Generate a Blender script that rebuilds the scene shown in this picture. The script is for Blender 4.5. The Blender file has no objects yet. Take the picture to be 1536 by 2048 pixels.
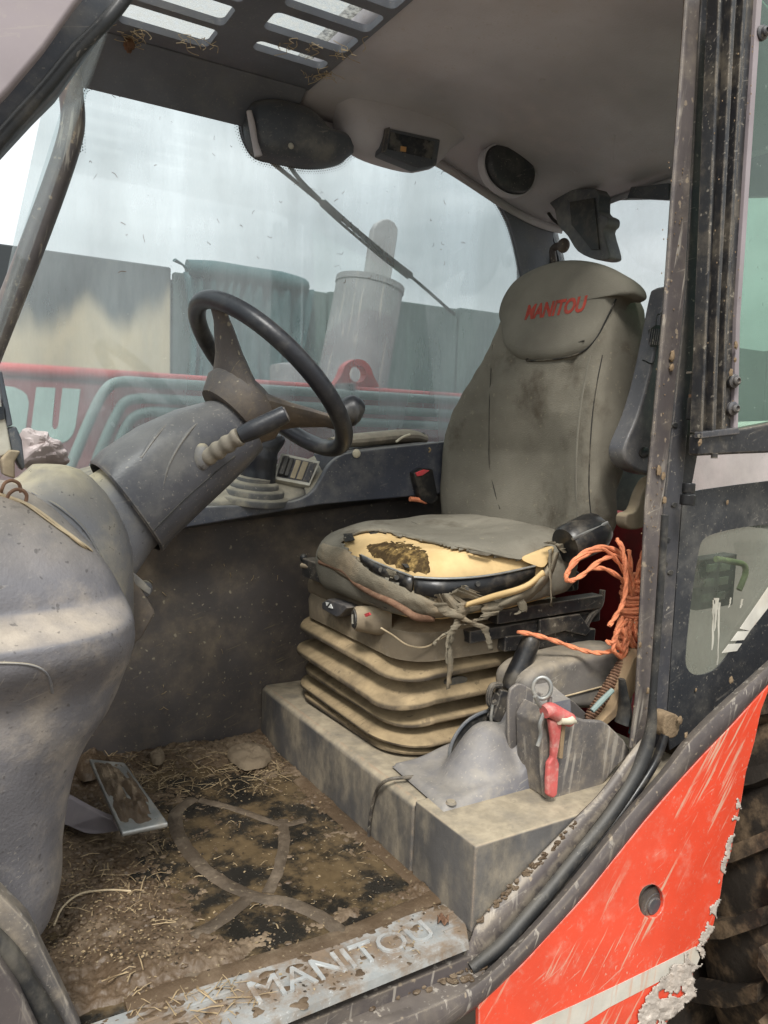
import bpy, bmesh, math, random
from mathutils import Vector, Matrix
from mathutils import noise as NZ
from mathutils.bvhtree import BVHTree
from mathutils.geometry import tessellate_polygon
random.seed(7)
R = math.radians
S = bpy.context.scene
COL = S.collection
V = Vector

# ------------------------------------------------------------------ camera
F = 1540.0
CAM = V((0, 0, .95))
_y, _p, _a = R(31), R(-5.5), math.atan(.03)
FW = V((math.sin(_y)*math.cos(_p), math.cos(_y)*math.cos(_p), math.sin(_p)))
_r0 = V((math.cos(_y), -math.sin(_y), 0)); _u0 = _r0.cross(FW)
RT = _r0*math.cos(_a) + _u0*math.sin(_a)
UP = -_r0*math.sin(_a) + _u0*math.cos(_a)
cam = bpy.data.cameras.new('camera'); co = bpy.data.objects.new('camera', cam); COL.objects.link(co)
cam.sensor_width = 36; cam.lens = F/2048*36; cam.clip_start = .05; cam.clip_end = 2000
m3 = Matrix((RT, UP, -FW)).transposed()
co.matrix_world = Matrix.Translation(CAM) @ m3.to_4x4()
S.camera = co

# ------------------------------------------------------------------ sky, sun, exposure
SUN_EL, SUN_AZ = R(52), R(215)
W = bpy.data.worlds.new('World'); S.world = W; W.use_nodes = True
nt = W.node_tree; nt.nodes.clear()
out = nt.nodes.new('ShaderNodeOutputWorld'); bg = nt.nodes.new('ShaderNodeBackground')
sky = nt.nodes.new('ShaderNodeTexSky'); sky.sky_type = 'NISHITA'; sky.sun_disc = False
sky.sun_elevation = SUN_EL; sky.sun_rotation = SUN_AZ; sky.air_density = 1.5; sky.dust_density = 4
tc = nt.nodes.new('ShaderNodeTexCoord'); mp = nt.nodes.new('ShaderNodeMapping'); mp.inputs['Scale'].default_value = (1, 1, 3.0)
nz = nt.nodes.new('ShaderNodeTexNoise'); nz.inputs['Scale'].default_value = 2.2; nz.inputs['Detail'].default_value = 5; nz.inputs['Roughness'].default_value = .5
cr = nt.nodes.new('ShaderNodeValToRGB')
cr.color_ramp.elements[0].position = .32; cr.color_ramp.elements[0].color = (5.6, 6.1, 6.3, 1)
cr.color_ramp.elements[1].position = .66; cr.color_ramp.elements[1].color = (11.0, 11.3, 11.4, 1)
mx = nt.nodes.new('ShaderNodeMixRGB'); mx.inputs[0].default_value = .93
L = nt.links.new
L(tc.outputs['Generated'], mp.inputs[0]); L(mp.outputs[0], nz.inputs['Vector']); L(nz.outputs[0], cr.inputs[0])
# overcast sky: brighter towards the zenith, (1 + 2 sin el) / 3
sz = nt.nodes.new('ShaderNodeSeparateXYZ'); L(tc.outputs['Generated'], sz.inputs[0])
ov = nt.nodes.new('ShaderNodeMapRange'); ov.inputs[1].default_value = 0; ov.inputs[2].default_value = 1; ov.inputs[3].default_value = .36; ov.inputs[4].default_value = 1.0; L(sz.outputs[2], ov.inputs[0])
mu = nt.nodes.new('ShaderNodeMixRGB'); mu.blend_type = 'MULTIPLY'; mu.inputs[0].default_value = 1; L(cr.outputs[0], mu.inputs[1]); L(ov.outputs[0], mu.inputs[2])
L(sky.outputs[0], mx.inputs[1]); L(mu.outputs[0], mx.inputs[2]); L(mx.outputs[0], bg.inputs[0])
bg.inputs[1].default_value = .1
L(bg.outputs[0], out.inputs[0])
sl = bpy.data.lights.new('sun', 'SUN'); sl.energy = 1.5; sl.angle = R(14); sl.color = (1, .97, .92)
so = bpy.data.objects.new('sun', sl); COL.objects.link(so)
sd = V((math.sin(SUN_AZ)*math.cos(SUN_EL), math.cos(SUN_AZ)*math.cos(SUN_EL), math.sin(SUN_EL)))
so.rotation_euler = sd.to_track_quat('Z', 'Y').to_euler()
vs = S.view_settings
vs.view_transform = 'Standard'; vs.look = 'None'; vs.exposure = 1.27; vs.gamma = 1; vs.use_curve_mapping = False
S.render.engine = 'CYCLES'
S.cycles.max_bounces = 10; S.cycles.diffuse_bounces = 6; S.cycles.transparent_max_bounces = 16
S.cycles.use_denoising = True
S.cycles.caustics_reflective = False; S.cycles.caustics_refractive = False

# ------------------------------------------------------------------ photo ray helpers: a point on a real plane of the cab
def ray(px, py): return FW + RT*((px-768)/F) + UP*((1024-py)/F)
def PX(px, py, x): d = ray(px, py); return CAM + d*((x-CAM.x)/d.x)
def PY(px, py, y): d = ray(px, py); return CAM + d*((y-CAM.y)/d.y)
def PZ(px, py, z): d = ray(px, py); return CAM + d*((z-CAM.z)/d.z)
def pys(l, y): return [PY(a, b, y) for a, b in l]
def pxs(l, x): return [PX(a, b, x) for a, b in l]
def pzs(l, z): return [PZ(a, b, z) for a, b in l]
def proj(P):
    d = V(P)-CAM; k = d.dot(FW)
    return 768+F*d.dot(RT)/k, 1024-F*d.dot(UP)/k
def inpoly(x, y, P):
    c = False; n = len(P); j = n-1
    for i in range(n):
        if (P[i][1] > y) != (P[j][1] > y) and x < (P[j][0]-P[i][0])*(y-P[i][1])/(P[j][1]-P[i][1])+P[i][0]: c = not c
        j = i
    return c

# ------------------------------------------------------------------ materials
MATS = {}
def M(name, base, rough=.6, metal=0, dust=None, damt=.0, up=0., scale=5, var=.2, speck=0., speckcol=(.45, .4, .32), sscale=150,
      bump=.15, bscale=80, streak=0., streakcol=(.5, .45, .38), spec=.4, stretch=(1, 1, 1), lo=.45, hi=.68, weave=0, coat=0, ulo=.1, uhi=.85, scr=0., scrcol=(.42, .38, .32), edge=0., edgecol=(.4, .34, .26), sdir=8, stain=None):
    m = bpy.data.materials.new(name); m.use_nodes = True; MATS[name] = m
    t = m.node_tree; N = t.nodes; L = t.links.new
    b = N['Principled BSDF']; g = N.new('ShaderNodeNewGeometry')
    mpn = N.new('ShaderNodeMapping'); mpn.inputs['Scale'].default_value = stretch; L(g.outputs['Position'], mpn.inputs[0])
    def noise(s, d=5, ro=.6, vec=mpn.outputs[0]):
        n = N.new('ShaderNodeTexNoise'); n.inputs['Scale'].default_value = s; n.inputs['Detail'].default_value = d; n.inputs['Roughness'].default_value = ro
        L(vec, n.inputs['Vector']); return n.outputs[0]
    def mr(v, a, b_, c=0., d=1.):
        n = N.new('ShaderNodeMapRange'); n.interpolation_type = 'SMOOTHSTEP'
        for i, x in zip((1, 2, 3, 4), (a, b_, c, d)): n.inputs[i].default_value = x
        L(v, n.inputs[0]); return n.outputs[0]
    def op(o, a, b_):
        n = N.new('ShaderNodeMath'); n.operation = o; n.use_clamp = True
        for i, x in enumerate((a, b_)):
            if isinstance(x, (int, float)): n.inputs[i].default_value = x
            else: L(x, n.inputs[i])
        return n.outputs[0]
    def mix(f, a, b_):
        n = N.new('ShaderNodeMixRGB')
        if isinstance(f, float): n.inputs[0].default_value = f
        else: L(f, n.inputs[0])
        for i, x in ((1, a), (2, b_)):
            if isinstance(x, tuple): n.inputs[i].default_value = (*x[:3], 1)
            else: L(x, n.inputs[i])
        return n.outputs[0]
    c = mix(mr(noise(scale*.7, 4), .3, .7), tuple(x*(1-var) for x in base), tuple(x*(1+var) for x in base))
    fac = None
    if dust:
        n1 = noise(scale, 8, .65)
        fac = op('MULTIPLY', mr(n1, lo, hi), damt)
        if up:
            sp = N.new('ShaderNodeSeparateXYZ'); L(g.outputs['Normal'], sp.inputs[0])
            u = op('MULTIPLY', mr(sp.outputs[2], ulo, uhi), up)
            u = op('MULTIPLY', u, mr(noise(scale*2.3, 6), .2, .62, .45, 1.))
            fac = op('MAXIMUM', fac, u)
        dc = mix(mr(noise(scale*4, 5), .3, .7), tuple(x*.8 for x in dust), tuple(x*1.15 for x in dust))
        c = mix(fac, c, dc)
    if streak:
        mps = N.new('ShaderNodeMapping'); mps.vector_type = 'TEXTURE'; mps.inputs['Scale'].default_value = (.022, .022, .42); mps.inputs['Rotation'].default_value = (0, R(sdir), 0)
        L(g.outputs['Position'], mps.inputs[0])
        s = mr(noise(1.3, 4, .6, mps.outputs[0]), .575, .64)
        s = op('MULTIPLY', s, mr(noise(4.), .40, .55)); s = op('MULTIPLY', s, streak)
        c = mix(s, c, streakcol)
    if stain:   # dark wet stain running down from the top
        sp2 = N.new('ShaderNodeSeparateXYZ'); L(g.outputs['Position'], sp2.inputs[0])
        mps = N.new('ShaderNodeMapping'); mps.inputs['Scale'].default_value = (2.1, 2.1, .35); L(g.outputs['Position'], mps.inputs[0])
        a_ = N.new('ShaderNodeMath'); a_.operation = 'MULTIPLY_ADD'; a_.inputs[1].default_value = 1.35; L(noise(1., 3, .5, mps.outputs[0]), a_.inputs[0]); L(sp2.outputs[2], a_.inputs[2])
        c = mix(mr(a_.outputs[0], stain[0], stain[1]), c, stain[2])
    if scr:   # fine scratches and scuffs in two directions
        tot = None
        for rot, sc_ in (((R(35), R(20), R(10)), (.0065, .0065, .25)), ((R(-50), R(65), R(40)), (.0055, .2, .0055))):
            mps = N.new('ShaderNodeMapping'); mps.vector_type = 'TEXTURE'; mps.inputs['Scale'].default_value = sc_; mps.inputs['Rotation'].default_value = rot
            L(g.outputs['Position'], mps.inputs[0])
            q = op('MULTIPLY', mr(noise(1.0, 2, .5, mps.outputs[0]), .66, .71), mr(noise(7., 3), .48, .62))
            tot = q if tot is None else op('MAXIMUM', tot, q)
        blot = op('MULTIPLY', mr(noise(34., 7, .75, g.outputs['Position']), .56, .70), .45)
        c = mix(op('MULTIPLY', op('MAXIMUM', tot, blot), scr), c, scrcol)
    if edge:   # worn edges
        bv = N.new('ShaderNodeBevel'); bv.samples = 4; bv.inputs['Radius'].default_value = .006
        dt = N.new('ShaderNodeVectorMath'); dt.operation = 'DOT_PRODUCT'; L(bv.outputs[0], dt.inputs[0]); L(g.outputs['True Normal'], dt.inputs[1])
        e_ = op('MULTIPLY', mr(dt.outputs['Value'], .99, .88), mr(noise(26., 5, .7, g.outputs['Position']), .40, .56))
        c = mix(op('MULTIPLY', e_, edge), c, edgecol)
    if speck:
        s = op('MULTIPLY', mr(noise(sscale, 2, .5, g.outputs['Position']), .66, .72), speck)
        c = mix(s, c, speckcol)
    L(c, b.inputs['Base Color'])
    if fac is not None:
        n = N.new('ShaderNodeMapRange'); n.inputs[3].default_value = rough; n.inputs[4].default_value = .95 if name != 'puddle' else .16; L(fac, n.inputs[0])
        rr = op('ADD', n.outputs[0], 0.); L(rr, b.inputs['Roughness'])
        if metal:
            mm = op('SUBTRACT', metal, fac); L(mm, b.inputs['Metallic'])
    else:
        b.inputs['Roughness'].default_value = rough; b.inputs['Metallic'].default_value = metal
    b.inputs['Specular IOR Level'].default_value = spec
    if coat: b.inputs['Coat Weight'].default_value = coat; b.inputs['Coat Roughness'].default_value = .12
    if bump:
        bn = N.new('ShaderNodeBump'); bn.inputs['Strength'].default_value = bump; bn.inputs['Distance'].default_value = .004
        h = noise(bscale, 6, .6, g.outputs['Position'])
        if weave:
            w = N.new('ShaderNodeTexNoise'); w.inputs['Scale'].default_value = 400; w.inputs['Detail'].default_value = 1
            mw = N.new('ShaderNodeMapping'); mw.inputs['Scale'].default_value = (1, .35, 1.6); L(g.outputs['Position'], mw.inputs[0]); L(mw.outputs[0], w.inputs['Vector'])
            h = op('ADD', op('MULTIPLY', h, .6), op('MULTIPLY', w.outputs[0], weave))
        L(h, bn.inputs['Height']); L(bn.outputs[0], b.inputs['Normal'])
    return m

DUST = (.34, .29, .21); MUD = (.095, .064, .039); LDUST = (.42, .39, .33)
M('rim_black', (.016, .017, .021), .36, dust=LDUST, damt=.12, scale=9, bump=.1, bscale=150)
M('headliner', (.50, .485, .52), .9, dust=(.46, .42, .42), damt=.6, scale=2.5, bump=.25, bscale=160, speck=.25, sscale=60, scr=.3, scrcol=(.33, .28, .26))
M('dark_plastic', (.07, .078, .092), .5, dust=LDUST, damt=.3, up=.3, scale=4, speck=.3, scr=.3)
M('header_plastic', (.13, .14, .165), .6, dust=(.2, .19, .17), damt=.4, scale=4, speck=.2, scr=.2)
M('console_plastic', (.05, .055, .072), .42, dust=LDUST, damt=.2, up=.35, scale=5, speck=.25, bump=.08, scr=.15)
M('deck_plastic', (.09, .09, .09), .55, dust=(.36, .32, .24), damt=.6, up=.8, scale=7, speck=.3)
M('pod_plastic', (.148, .143, .152), .42, dust=(.46, .385, .29), damt=.35, up=.6, scale=6, speck=.55, speckcol=(.05, .045, .042), sscale=75, bump=.35, bscale=150, scr=.4, ulo=.4, uhi=.95)
M('shroud_plastic', (.07, .07, .078), .3, dust=(.4, .37, .31), damt=.22, up=.2, scale=5, speck=.3, bump=.15, bscale=200, scr=.25, edge=.5)
M('base_plastic', (.15, .15, .16), .45, dust=(.46, .395, .26), damt=.35, up=.9, ulo=.3, uhi=.95, scale=5, bump=.25, bscale=200, scr=.3, speck=.6, speckcol=(.05, .045, .04), sscale=80)
M('wall_plastic', (.07, .06, .056), .6, dust=(.22, .17, .115), damt=.8, scale=4.5, speck=.8, speckcol=(.28, .24, .17), sscale=60, bump=.4, bscale=50, lo=.42, hi=.8, scr=.75, scrcol=(.17, .135, .085))
M('fabric', (.178, .163, .13), .95, dust=(.058, .045, .032), damt=.85, scale=5, bump=.45, bscale=18, weave=.8, spec=.1, lo=.5, hi=.72, up=0, speck=.35, speckcol=(.3, .26, .18), sscale=70)
M('fabric_pad', (.175, .163, .132), .95, dust=(.1, .09, .075), damt=.4, scale=4, bump=.3, bscale=30, weave=.8, spec=.1)
M('fabric_torn', (.19, .165, .122), .95, dust=(.27, .21, .14), damt=.7, scale=9, bump=.6, bscale=60, weave=.8, spec=.05)
M('fabric_dark', (.035, .034, .032), .95, dust=DUST, damt=.3, scale=12, bump=.5, bscale=90, weave=.5, spec=.05)
M('foam', (.56, .40, .2), .9, dust=(.42, .28, .12), damt=.5, scale=10, bump=.35, bscale=60, spec=.1)
M('foam_dirty', (.06, .04, .02), .95, dust=(.36, .24, .09), damt=.75, scale=40, bump=1, bscale=160, spec=.05, stretch=(1, 1, .35))
M('seat_red', (.34, .06, .045), .95, dust=(.2, .09, .07), damt=.5, scale=40, bump=.2, spec=.05)
M('bellows', (.07, .056, .042), .75, dust=(.38, .285, .165), damt=.5, up=.95, scale=5, speck=.4, speckcol=(.04, .035, .03), sscale=40, bump=.15, bscale=90, spec=.2, scr=.4, scrcol=(.06, .05, .04))
M('housing', (.2, .16, .11), .7, dust=(.4, .32, .21), damt=.5, up=.9, scale=7, bump=.2, spec=.3, scr=.4, edge=.4)
M('badge', (.15, .14, .12), .6, dust=DUST, damt=.4, scale=20)
M('black_steel', (.022, .022, .024), .38, dust=(.3, .25, .18), damt=.3, up=.3, scale=9, speck=.4, sscale=90, bump=.12, metal=0, scr=.35, edge=.5)
M('black_gloss', (.012, .012, .013), .32, dust=(.3, .25, .18), damt=.2, scale=14, bump=.12)
M('rubber', (.02, .021, .022), .45, dust=(.3, .26, .2), damt=.28, up=.2, scale=8, bump=.15, scr=.25)
M('brown_paint', (.09, .077, .075), .42, dust=(.3, .25, .18), damt=.3, up=.22, scale=7, speck=.45, speckcol=(.45, .36, .25), sscale=55, bump=.1, streak=.5, scr=.4, edge=.5)
M('mauve_paint', (.26, .225, .235), .5, dust=(.33, .29, .27), damt=.4, scale=4, bump=.05, scr=.2)
M('grey_steel', (.05, .05, .056), .5, dust=(.26, .22, .17), damt=.25, scale=8, speck=.5, speckcol=(.5, .45, .36), sscale=60, bump=.1, scr=.35, edge=.4)
M('seatbox', (.1, .096, .093), .55, dust=(.36, .3, .21), damt=.6, up=.95, scale=7, stretch=(1, 1, .6), speck=.15, speckcol=(.035, .03, .028), sscale=70, bump=.3, bscale=60, lo=.4, hi=.7, scr=.3, scrcol=(.3, .27, .22), edge=.8, edgecol=(.34, .25, .17))
M('brake_cover', (.15, .15, .17), .5, dust=(.44, .38, .27), damt=.35, up=.35, scale=9, speck=.4, bump=.2, bscale=120, scr=.35)
M('side_grey', (.17, .155, .14), .6, dust=(.36, .3, .21), damt=.5, up=.6, scale=9, scr=.5)
M('pocket', (.12, .11, .105), .55, dust=(.4, .33, .24), damt=.55, scale=8, speck=.4, bump=.2, streak=.5, scr=.5, edge=.7)
M('aluminium', (.36, .37, .36), .5, metal=.35, dust=(.17, .12, .078), damt=.97, scale=11, bump=.3, bscale=90, lo=.36, hi=.62, scr=.3, scrcol=(.75, .78, .78))
M('worn_alu', (.45, .46, .45), .45, metal=.4, dust=(.17, .12, .078), damt=.95, scale=13, lo=.43, hi=.62)
M('mud', MUD, .42, dust=(.215, .16, .105), damt=.85, lo=.46, hi=.7, scale=5, speck=.5, speckcol=(.36, .29, .18), sscale=110, bump=1, bscale=45, spec=.35)
M('rib_mud', (.085, .064, .045), .4, dust=(.17, .13, .09), damt=.7, scale=12, speck=.4, speckcol=(.35, .28, .18), sscale=110, bump=.8, bscale=60, spec=.4)
M('mud_light', (.2, .155, .105), .9, dust=(.16, .12, .08), damt=.7, scale=16, bump=.9, bscale=50, spec=.2)
M('dry_mud', (.24, .175, .11), .95, dust=(.15, .1, .065), damt=.5, scale=30, bump=.8, bscale=120, spec=.1)
M('straw', (.34, .255, .15), .8, dust=(.13, .085, .045), damt=.95, scale=30, bump=0, spec=.2)
M('dark_chaff', (.03, .022, .014), .85, dust=(.1, .065, .035), damt=.8, scale=60, bump=0)
M('red_paint', (.72, .075, .035), .32, dust=(.62, .36, .27), damt=.45, lo=.52, hi=.8, scale=12, var=.06, speck=.2, bump=.05, streak=.85, streakcol=(.6, .42, .3), coat=.3, sdir=38, scr=.55, scrcol=(.62, .42, .32), edge=.6, edgecol=(.6, .5, .45))
M('white_paint', (.6, .57, .5), .5, dust=(.5, .42, .32), damt=.5, scale=9, bump=.1, streak=.5, streakcol=(.55, .3, .2))
M('peel', (.42, .37, .32), .9, dust=(.5, .42, .35), damt=.6, scale=30, bump=1, bscale=60)
M('boom_red', (.5, .06, .055), .45, dust=(.2, .1, .1), damt=.65, scale=5, bump=.05)
M('boom_dull', (.24, .05, .052), .6, dust=(.2, .13, .13), damt=.6, scale=6, bump=.05, scr=.3, scrcol=(.3, .2, .2))
M('pale_letter', (.4, .55, .5), .6, dust=(.33, .45, .4), damt=.4, scale=5, bump=0)
M('pipe_green', (.2, .27, .25), .4, dust=(.24, .26, .24), damt=.5, up=.4, scale=8, bump=0)
M('concrete', (.52, .43, .28), .9, dust=(.2, .18, .14), damt=.5, scale=2.2, bump=.3, bscale=25, stretch=(1, 1, .35), stain=(2.22, 2.44, (.04, .047, .05)))
M('concrete_dark', (.035, .042, .046), .85, dust=(.085, .095, .095), damt=.5, scale=3, bump=.3, bscale=25, stretch=(1, 1, .3))
M('concrete_green', (.05, .075, .068), .85, dust=(.025, .042, .042), damt=.7, scale=3, bump=.3, bscale=25, stretch=(1, 1, .35))
M('tarp', (.02, .065, .068), .55, dust=(.1, .15, .15), damt=.5, scale=6, bump=.2, bscale=20)
M('exhaust', (.2, .195, .2), .6, dust=(.15, .14, .14), damt=.5, scale=5, bump=.1, streak=.4, scr=.3)
M('exhaust_pale', (.3, .3, .3), .6, dust=(.22, .22, .22), damt=.5, scale=5, bump=.1)
M('orange_rope', (.78, .27, .13), .7, dust=(.5, .16, .09), damt=.6, scale=40, bump=.6, bscale=300, var=.2)
M('hammer_red', (.5, .105, .095), .5, dust=(.48, .3, .26), damt=.7, scale=25, bump=.1, scr=.4, scrcol=(.6, .4, .36))
M('cream', (.55, .5, .38), .6, dust=(.4, .33, .22), damt=.4, scale=25)
M('wood', (.3, .21, .12), .9, dust=(.17, .12, .08), damt=.7, scale=20, bump=.5, bscale=60, stretch=(1, 1, .25))
M('rust', (.16, .085, .05), .8, dust=(.26, .16, .1), damt=.6, scale=40, bump=.5)
M('zinc', (.3, .3, .285), .45, metal=.7, dust=(.32, .26, .18), damt=.4, scale=25, scr=.3)
M('bag', (.6, .5, .48), .7, dust=(.45, .36, .33), damt=.5, scale=20, bump=.5, bscale=60)
M('gadget', (.42, .4, .34), .6, dust=(.3, .27, .2), damt=.5, scale=15)
M('pad_tan', (.2, .175, .14), .75, dust=(.4, .35, .26), damt=.5, up=.5, scale=9, bump=.3)
M('twine', (.5, .4, .26), .8, dust=(.35, .26, .15), damt=.5, scale=30)
M('red_shell', (.2, .012, .016), .55, dust=(.06, .02, .02), damt=.6, scale=5)
M('tyre', (.025, .02, .016), .8, dust=(.15, .105, .065), damt=.9, scale=9, bump=1, bscale=30, spec=.2)
M('ground', (.16, .13, .1), .95, dust=(.1, .085, .06), damt=.8, scale=2, bump=.6, bscale=10)
M('grass_far', (.05, .085, .03), .95, dust=(.09, .11, .045), damt=.7, scale=1.2, bump=.6, bscale=8)
M('tank', (.62, .55, .53), .6, dust=(.5, .45, .42), damt=.4, scale=3, bump=.15, bscale=14)
M('buckle_red', (.55, .05, .06), .45, dust=(.3, .15, .13), damt=.3, scale=40)
M('screen', (.02, .024, .03), .2, dust=LDUST, damt=.25, scale=15)
M('amber', (.55, .3, .12), .4)
M('yellow_hook', (.85, .85, .42), .5, dust=(.4, .42, .3), damt=.4, scale=20)
M('white_mark', (.7, .7, .66), .7)
M('switch_tan', (.36, .3, .2), .6, dust=(.25, .2, .13), damt=.5, scale=25)
M('frit', (.03, .032, .036), .4, dust=(.16, .15, .13), damt=.4, scale=6, speck=.3, scr=.3)

def glass(name, tint, dustcol, lo, hi, scale=3, gloss=.07, rough=.03, bump=0, stretch=(1, 1, .6), spk=.5, bsc=60):
    m = bpy.data.materials.new(name); m.use_nodes = True; MATS[name] = m
    t = m.node_tree; N = t.nodes; L = t.links.new; N.clear()
    o = N.new('ShaderNodeOutputMaterial'); tr = N.new('ShaderNodeBsdfTransparent'); tr.inputs[0].default_value = (*tint, 1)
    df = N.new('ShaderNodeBsdfDiffuse'); df.inputs[0].default_value = (*dustcol, 1)
    tl = N.new('ShaderNodeBsdfTranslucent'); tl.inputs[0].default_value = (*dustcol, 1)
    ad = N.new('ShaderNodeMixShader'); ad.inputs[0].default_value = .55; L(df.outputs[0], ad.inputs[1]); L(tl.outputs[0], ad.inputs[2])
    g = N.new('ShaderNodeNewGeometry'); mpn = N.new('ShaderNodeMapping'); mpn.inputs['Scale'].default_value = stretch; L(g.outputs['Position'], mpn.inputs[0])
    n = N.new('ShaderNodeTexNoise'); n.inputs['Scale'].default_value = scale; n.inputs['Detail'].default_value = 9; n.inputs['Roughness'].default_value = .68; L(mpn.outputs[0], n.inputs['Vector'])
    r = N.new('ShaderNodeMapRange'); r.inputs[1].default_value = .35; r.inputs[2].default_value = .7; r.inputs[3].default_value = lo; r.inputs[4].default_value = hi; L(n.outputs[0], r.inputs[0])
    n2 = N.new('ShaderNodeTexNoise'); n2.inputs['Scale'].default_value = 55; n2.inputs['Detail'].default_value = 3; L(g.outputs['Position'], n2.inputs['Vector'])
    r2 = N.new('ShaderNodeMapRange'); r2.inputs[1].default_value = .68; r2.inputs[2].default_value = .74; r2.inputs[3].default_value = 0; r2.inputs[4].default_value = spk; L(n2.outputs[0], r2.inputs[0])
    mxx = N.new('ShaderNodeMath'); mxx.operation = 'MAXIMUM'; L(r.outputs[0], mxx.inputs[0]); L(r2.outputs[0], mxx.inputs[1])
    ms = N.new('ShaderNodeMixShader'); L(mxx.outputs[0], ms.inputs[0]); L(tr.outputs[0], ms.inputs[1]); L(ad.outputs[0], ms.inputs[2])
    gl = N.new('ShaderNodeBsdfGlossy'); gl.inputs['Roughness'].default_value = rough
    m2 = N.new('ShaderNodeMixShader'); m2.inputs[0].default_value = gloss; L(ms.outputs[0], m2.inputs[1]); L(gl.outputs[0], m2.inputs[2])
    L(m2.outputs[0], o.inputs[0])
    return m
glass('side_glass', (.86, .92, .92), (.56, .64, .65), .24, .52, scale=3.5, stretch=(1.6, 1.6, .35))
glass('front_glass', (.86, .91, .92), (.5, .56, .56), .12, .32)
glass('rear_glass', (.95, .96, .95), (.75, .76, .74), .1, .38, scale=4)
glass('green_glass', (.62, .78, .68), (.4, .5, .42), .05, .18, gloss=.1)
glass('quarter_glass', (.42, .47, .41), (.4, .43, .36), .16, .5, scale=5, gloss=.08, spk=.7)
glass('wet_glass', (.62, .63, .62), (.5, .5, .46), .1, .95, scale=75, gloss=.05, stretch=(1, 1, 1), spk=.8)
# standing muddy water
m = M('puddle', (.02, .018, .015), .09, dust=(.115, .08, .043), damt=.95, scale=9, bump=.2, bscale=30, spec=.5, lo=.42, hi=.6, speck=.25, sscale=120)

# ------------------------------------------------------------------ mesh container
def cat(pts, n=6, closed=False):
    pts = [V(p) for p in pts]; out = []; k = len(pts)
    rng = range(k if closed else k-1)
    for i in rng:
        if closed: a, b, c, d = pts[i-1], pts[i], pts[(i+1) % k], pts[(i+2) % k]
        else:
            b, c = pts[i], pts[i+1]
            a = pts[i-1] if i > 0 else b*2-c
            d = pts[i+2] if i+2 < k else c*2-b
        for j in range(n):
            t = j/n
            out.append(.5*((2*b)+(-a+c)*t+(2*a-5*b+4*c-d)*t*t+(-a+3*b-3*c+d)*t**3))
    if not closed: out.append(pts[-1])
    return out
def cat2(pts, n=6, closed=True):
    return [(p.x, p.y) for p in cat([(a, b, 0) for a, b in pts], n, closed)]

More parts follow.
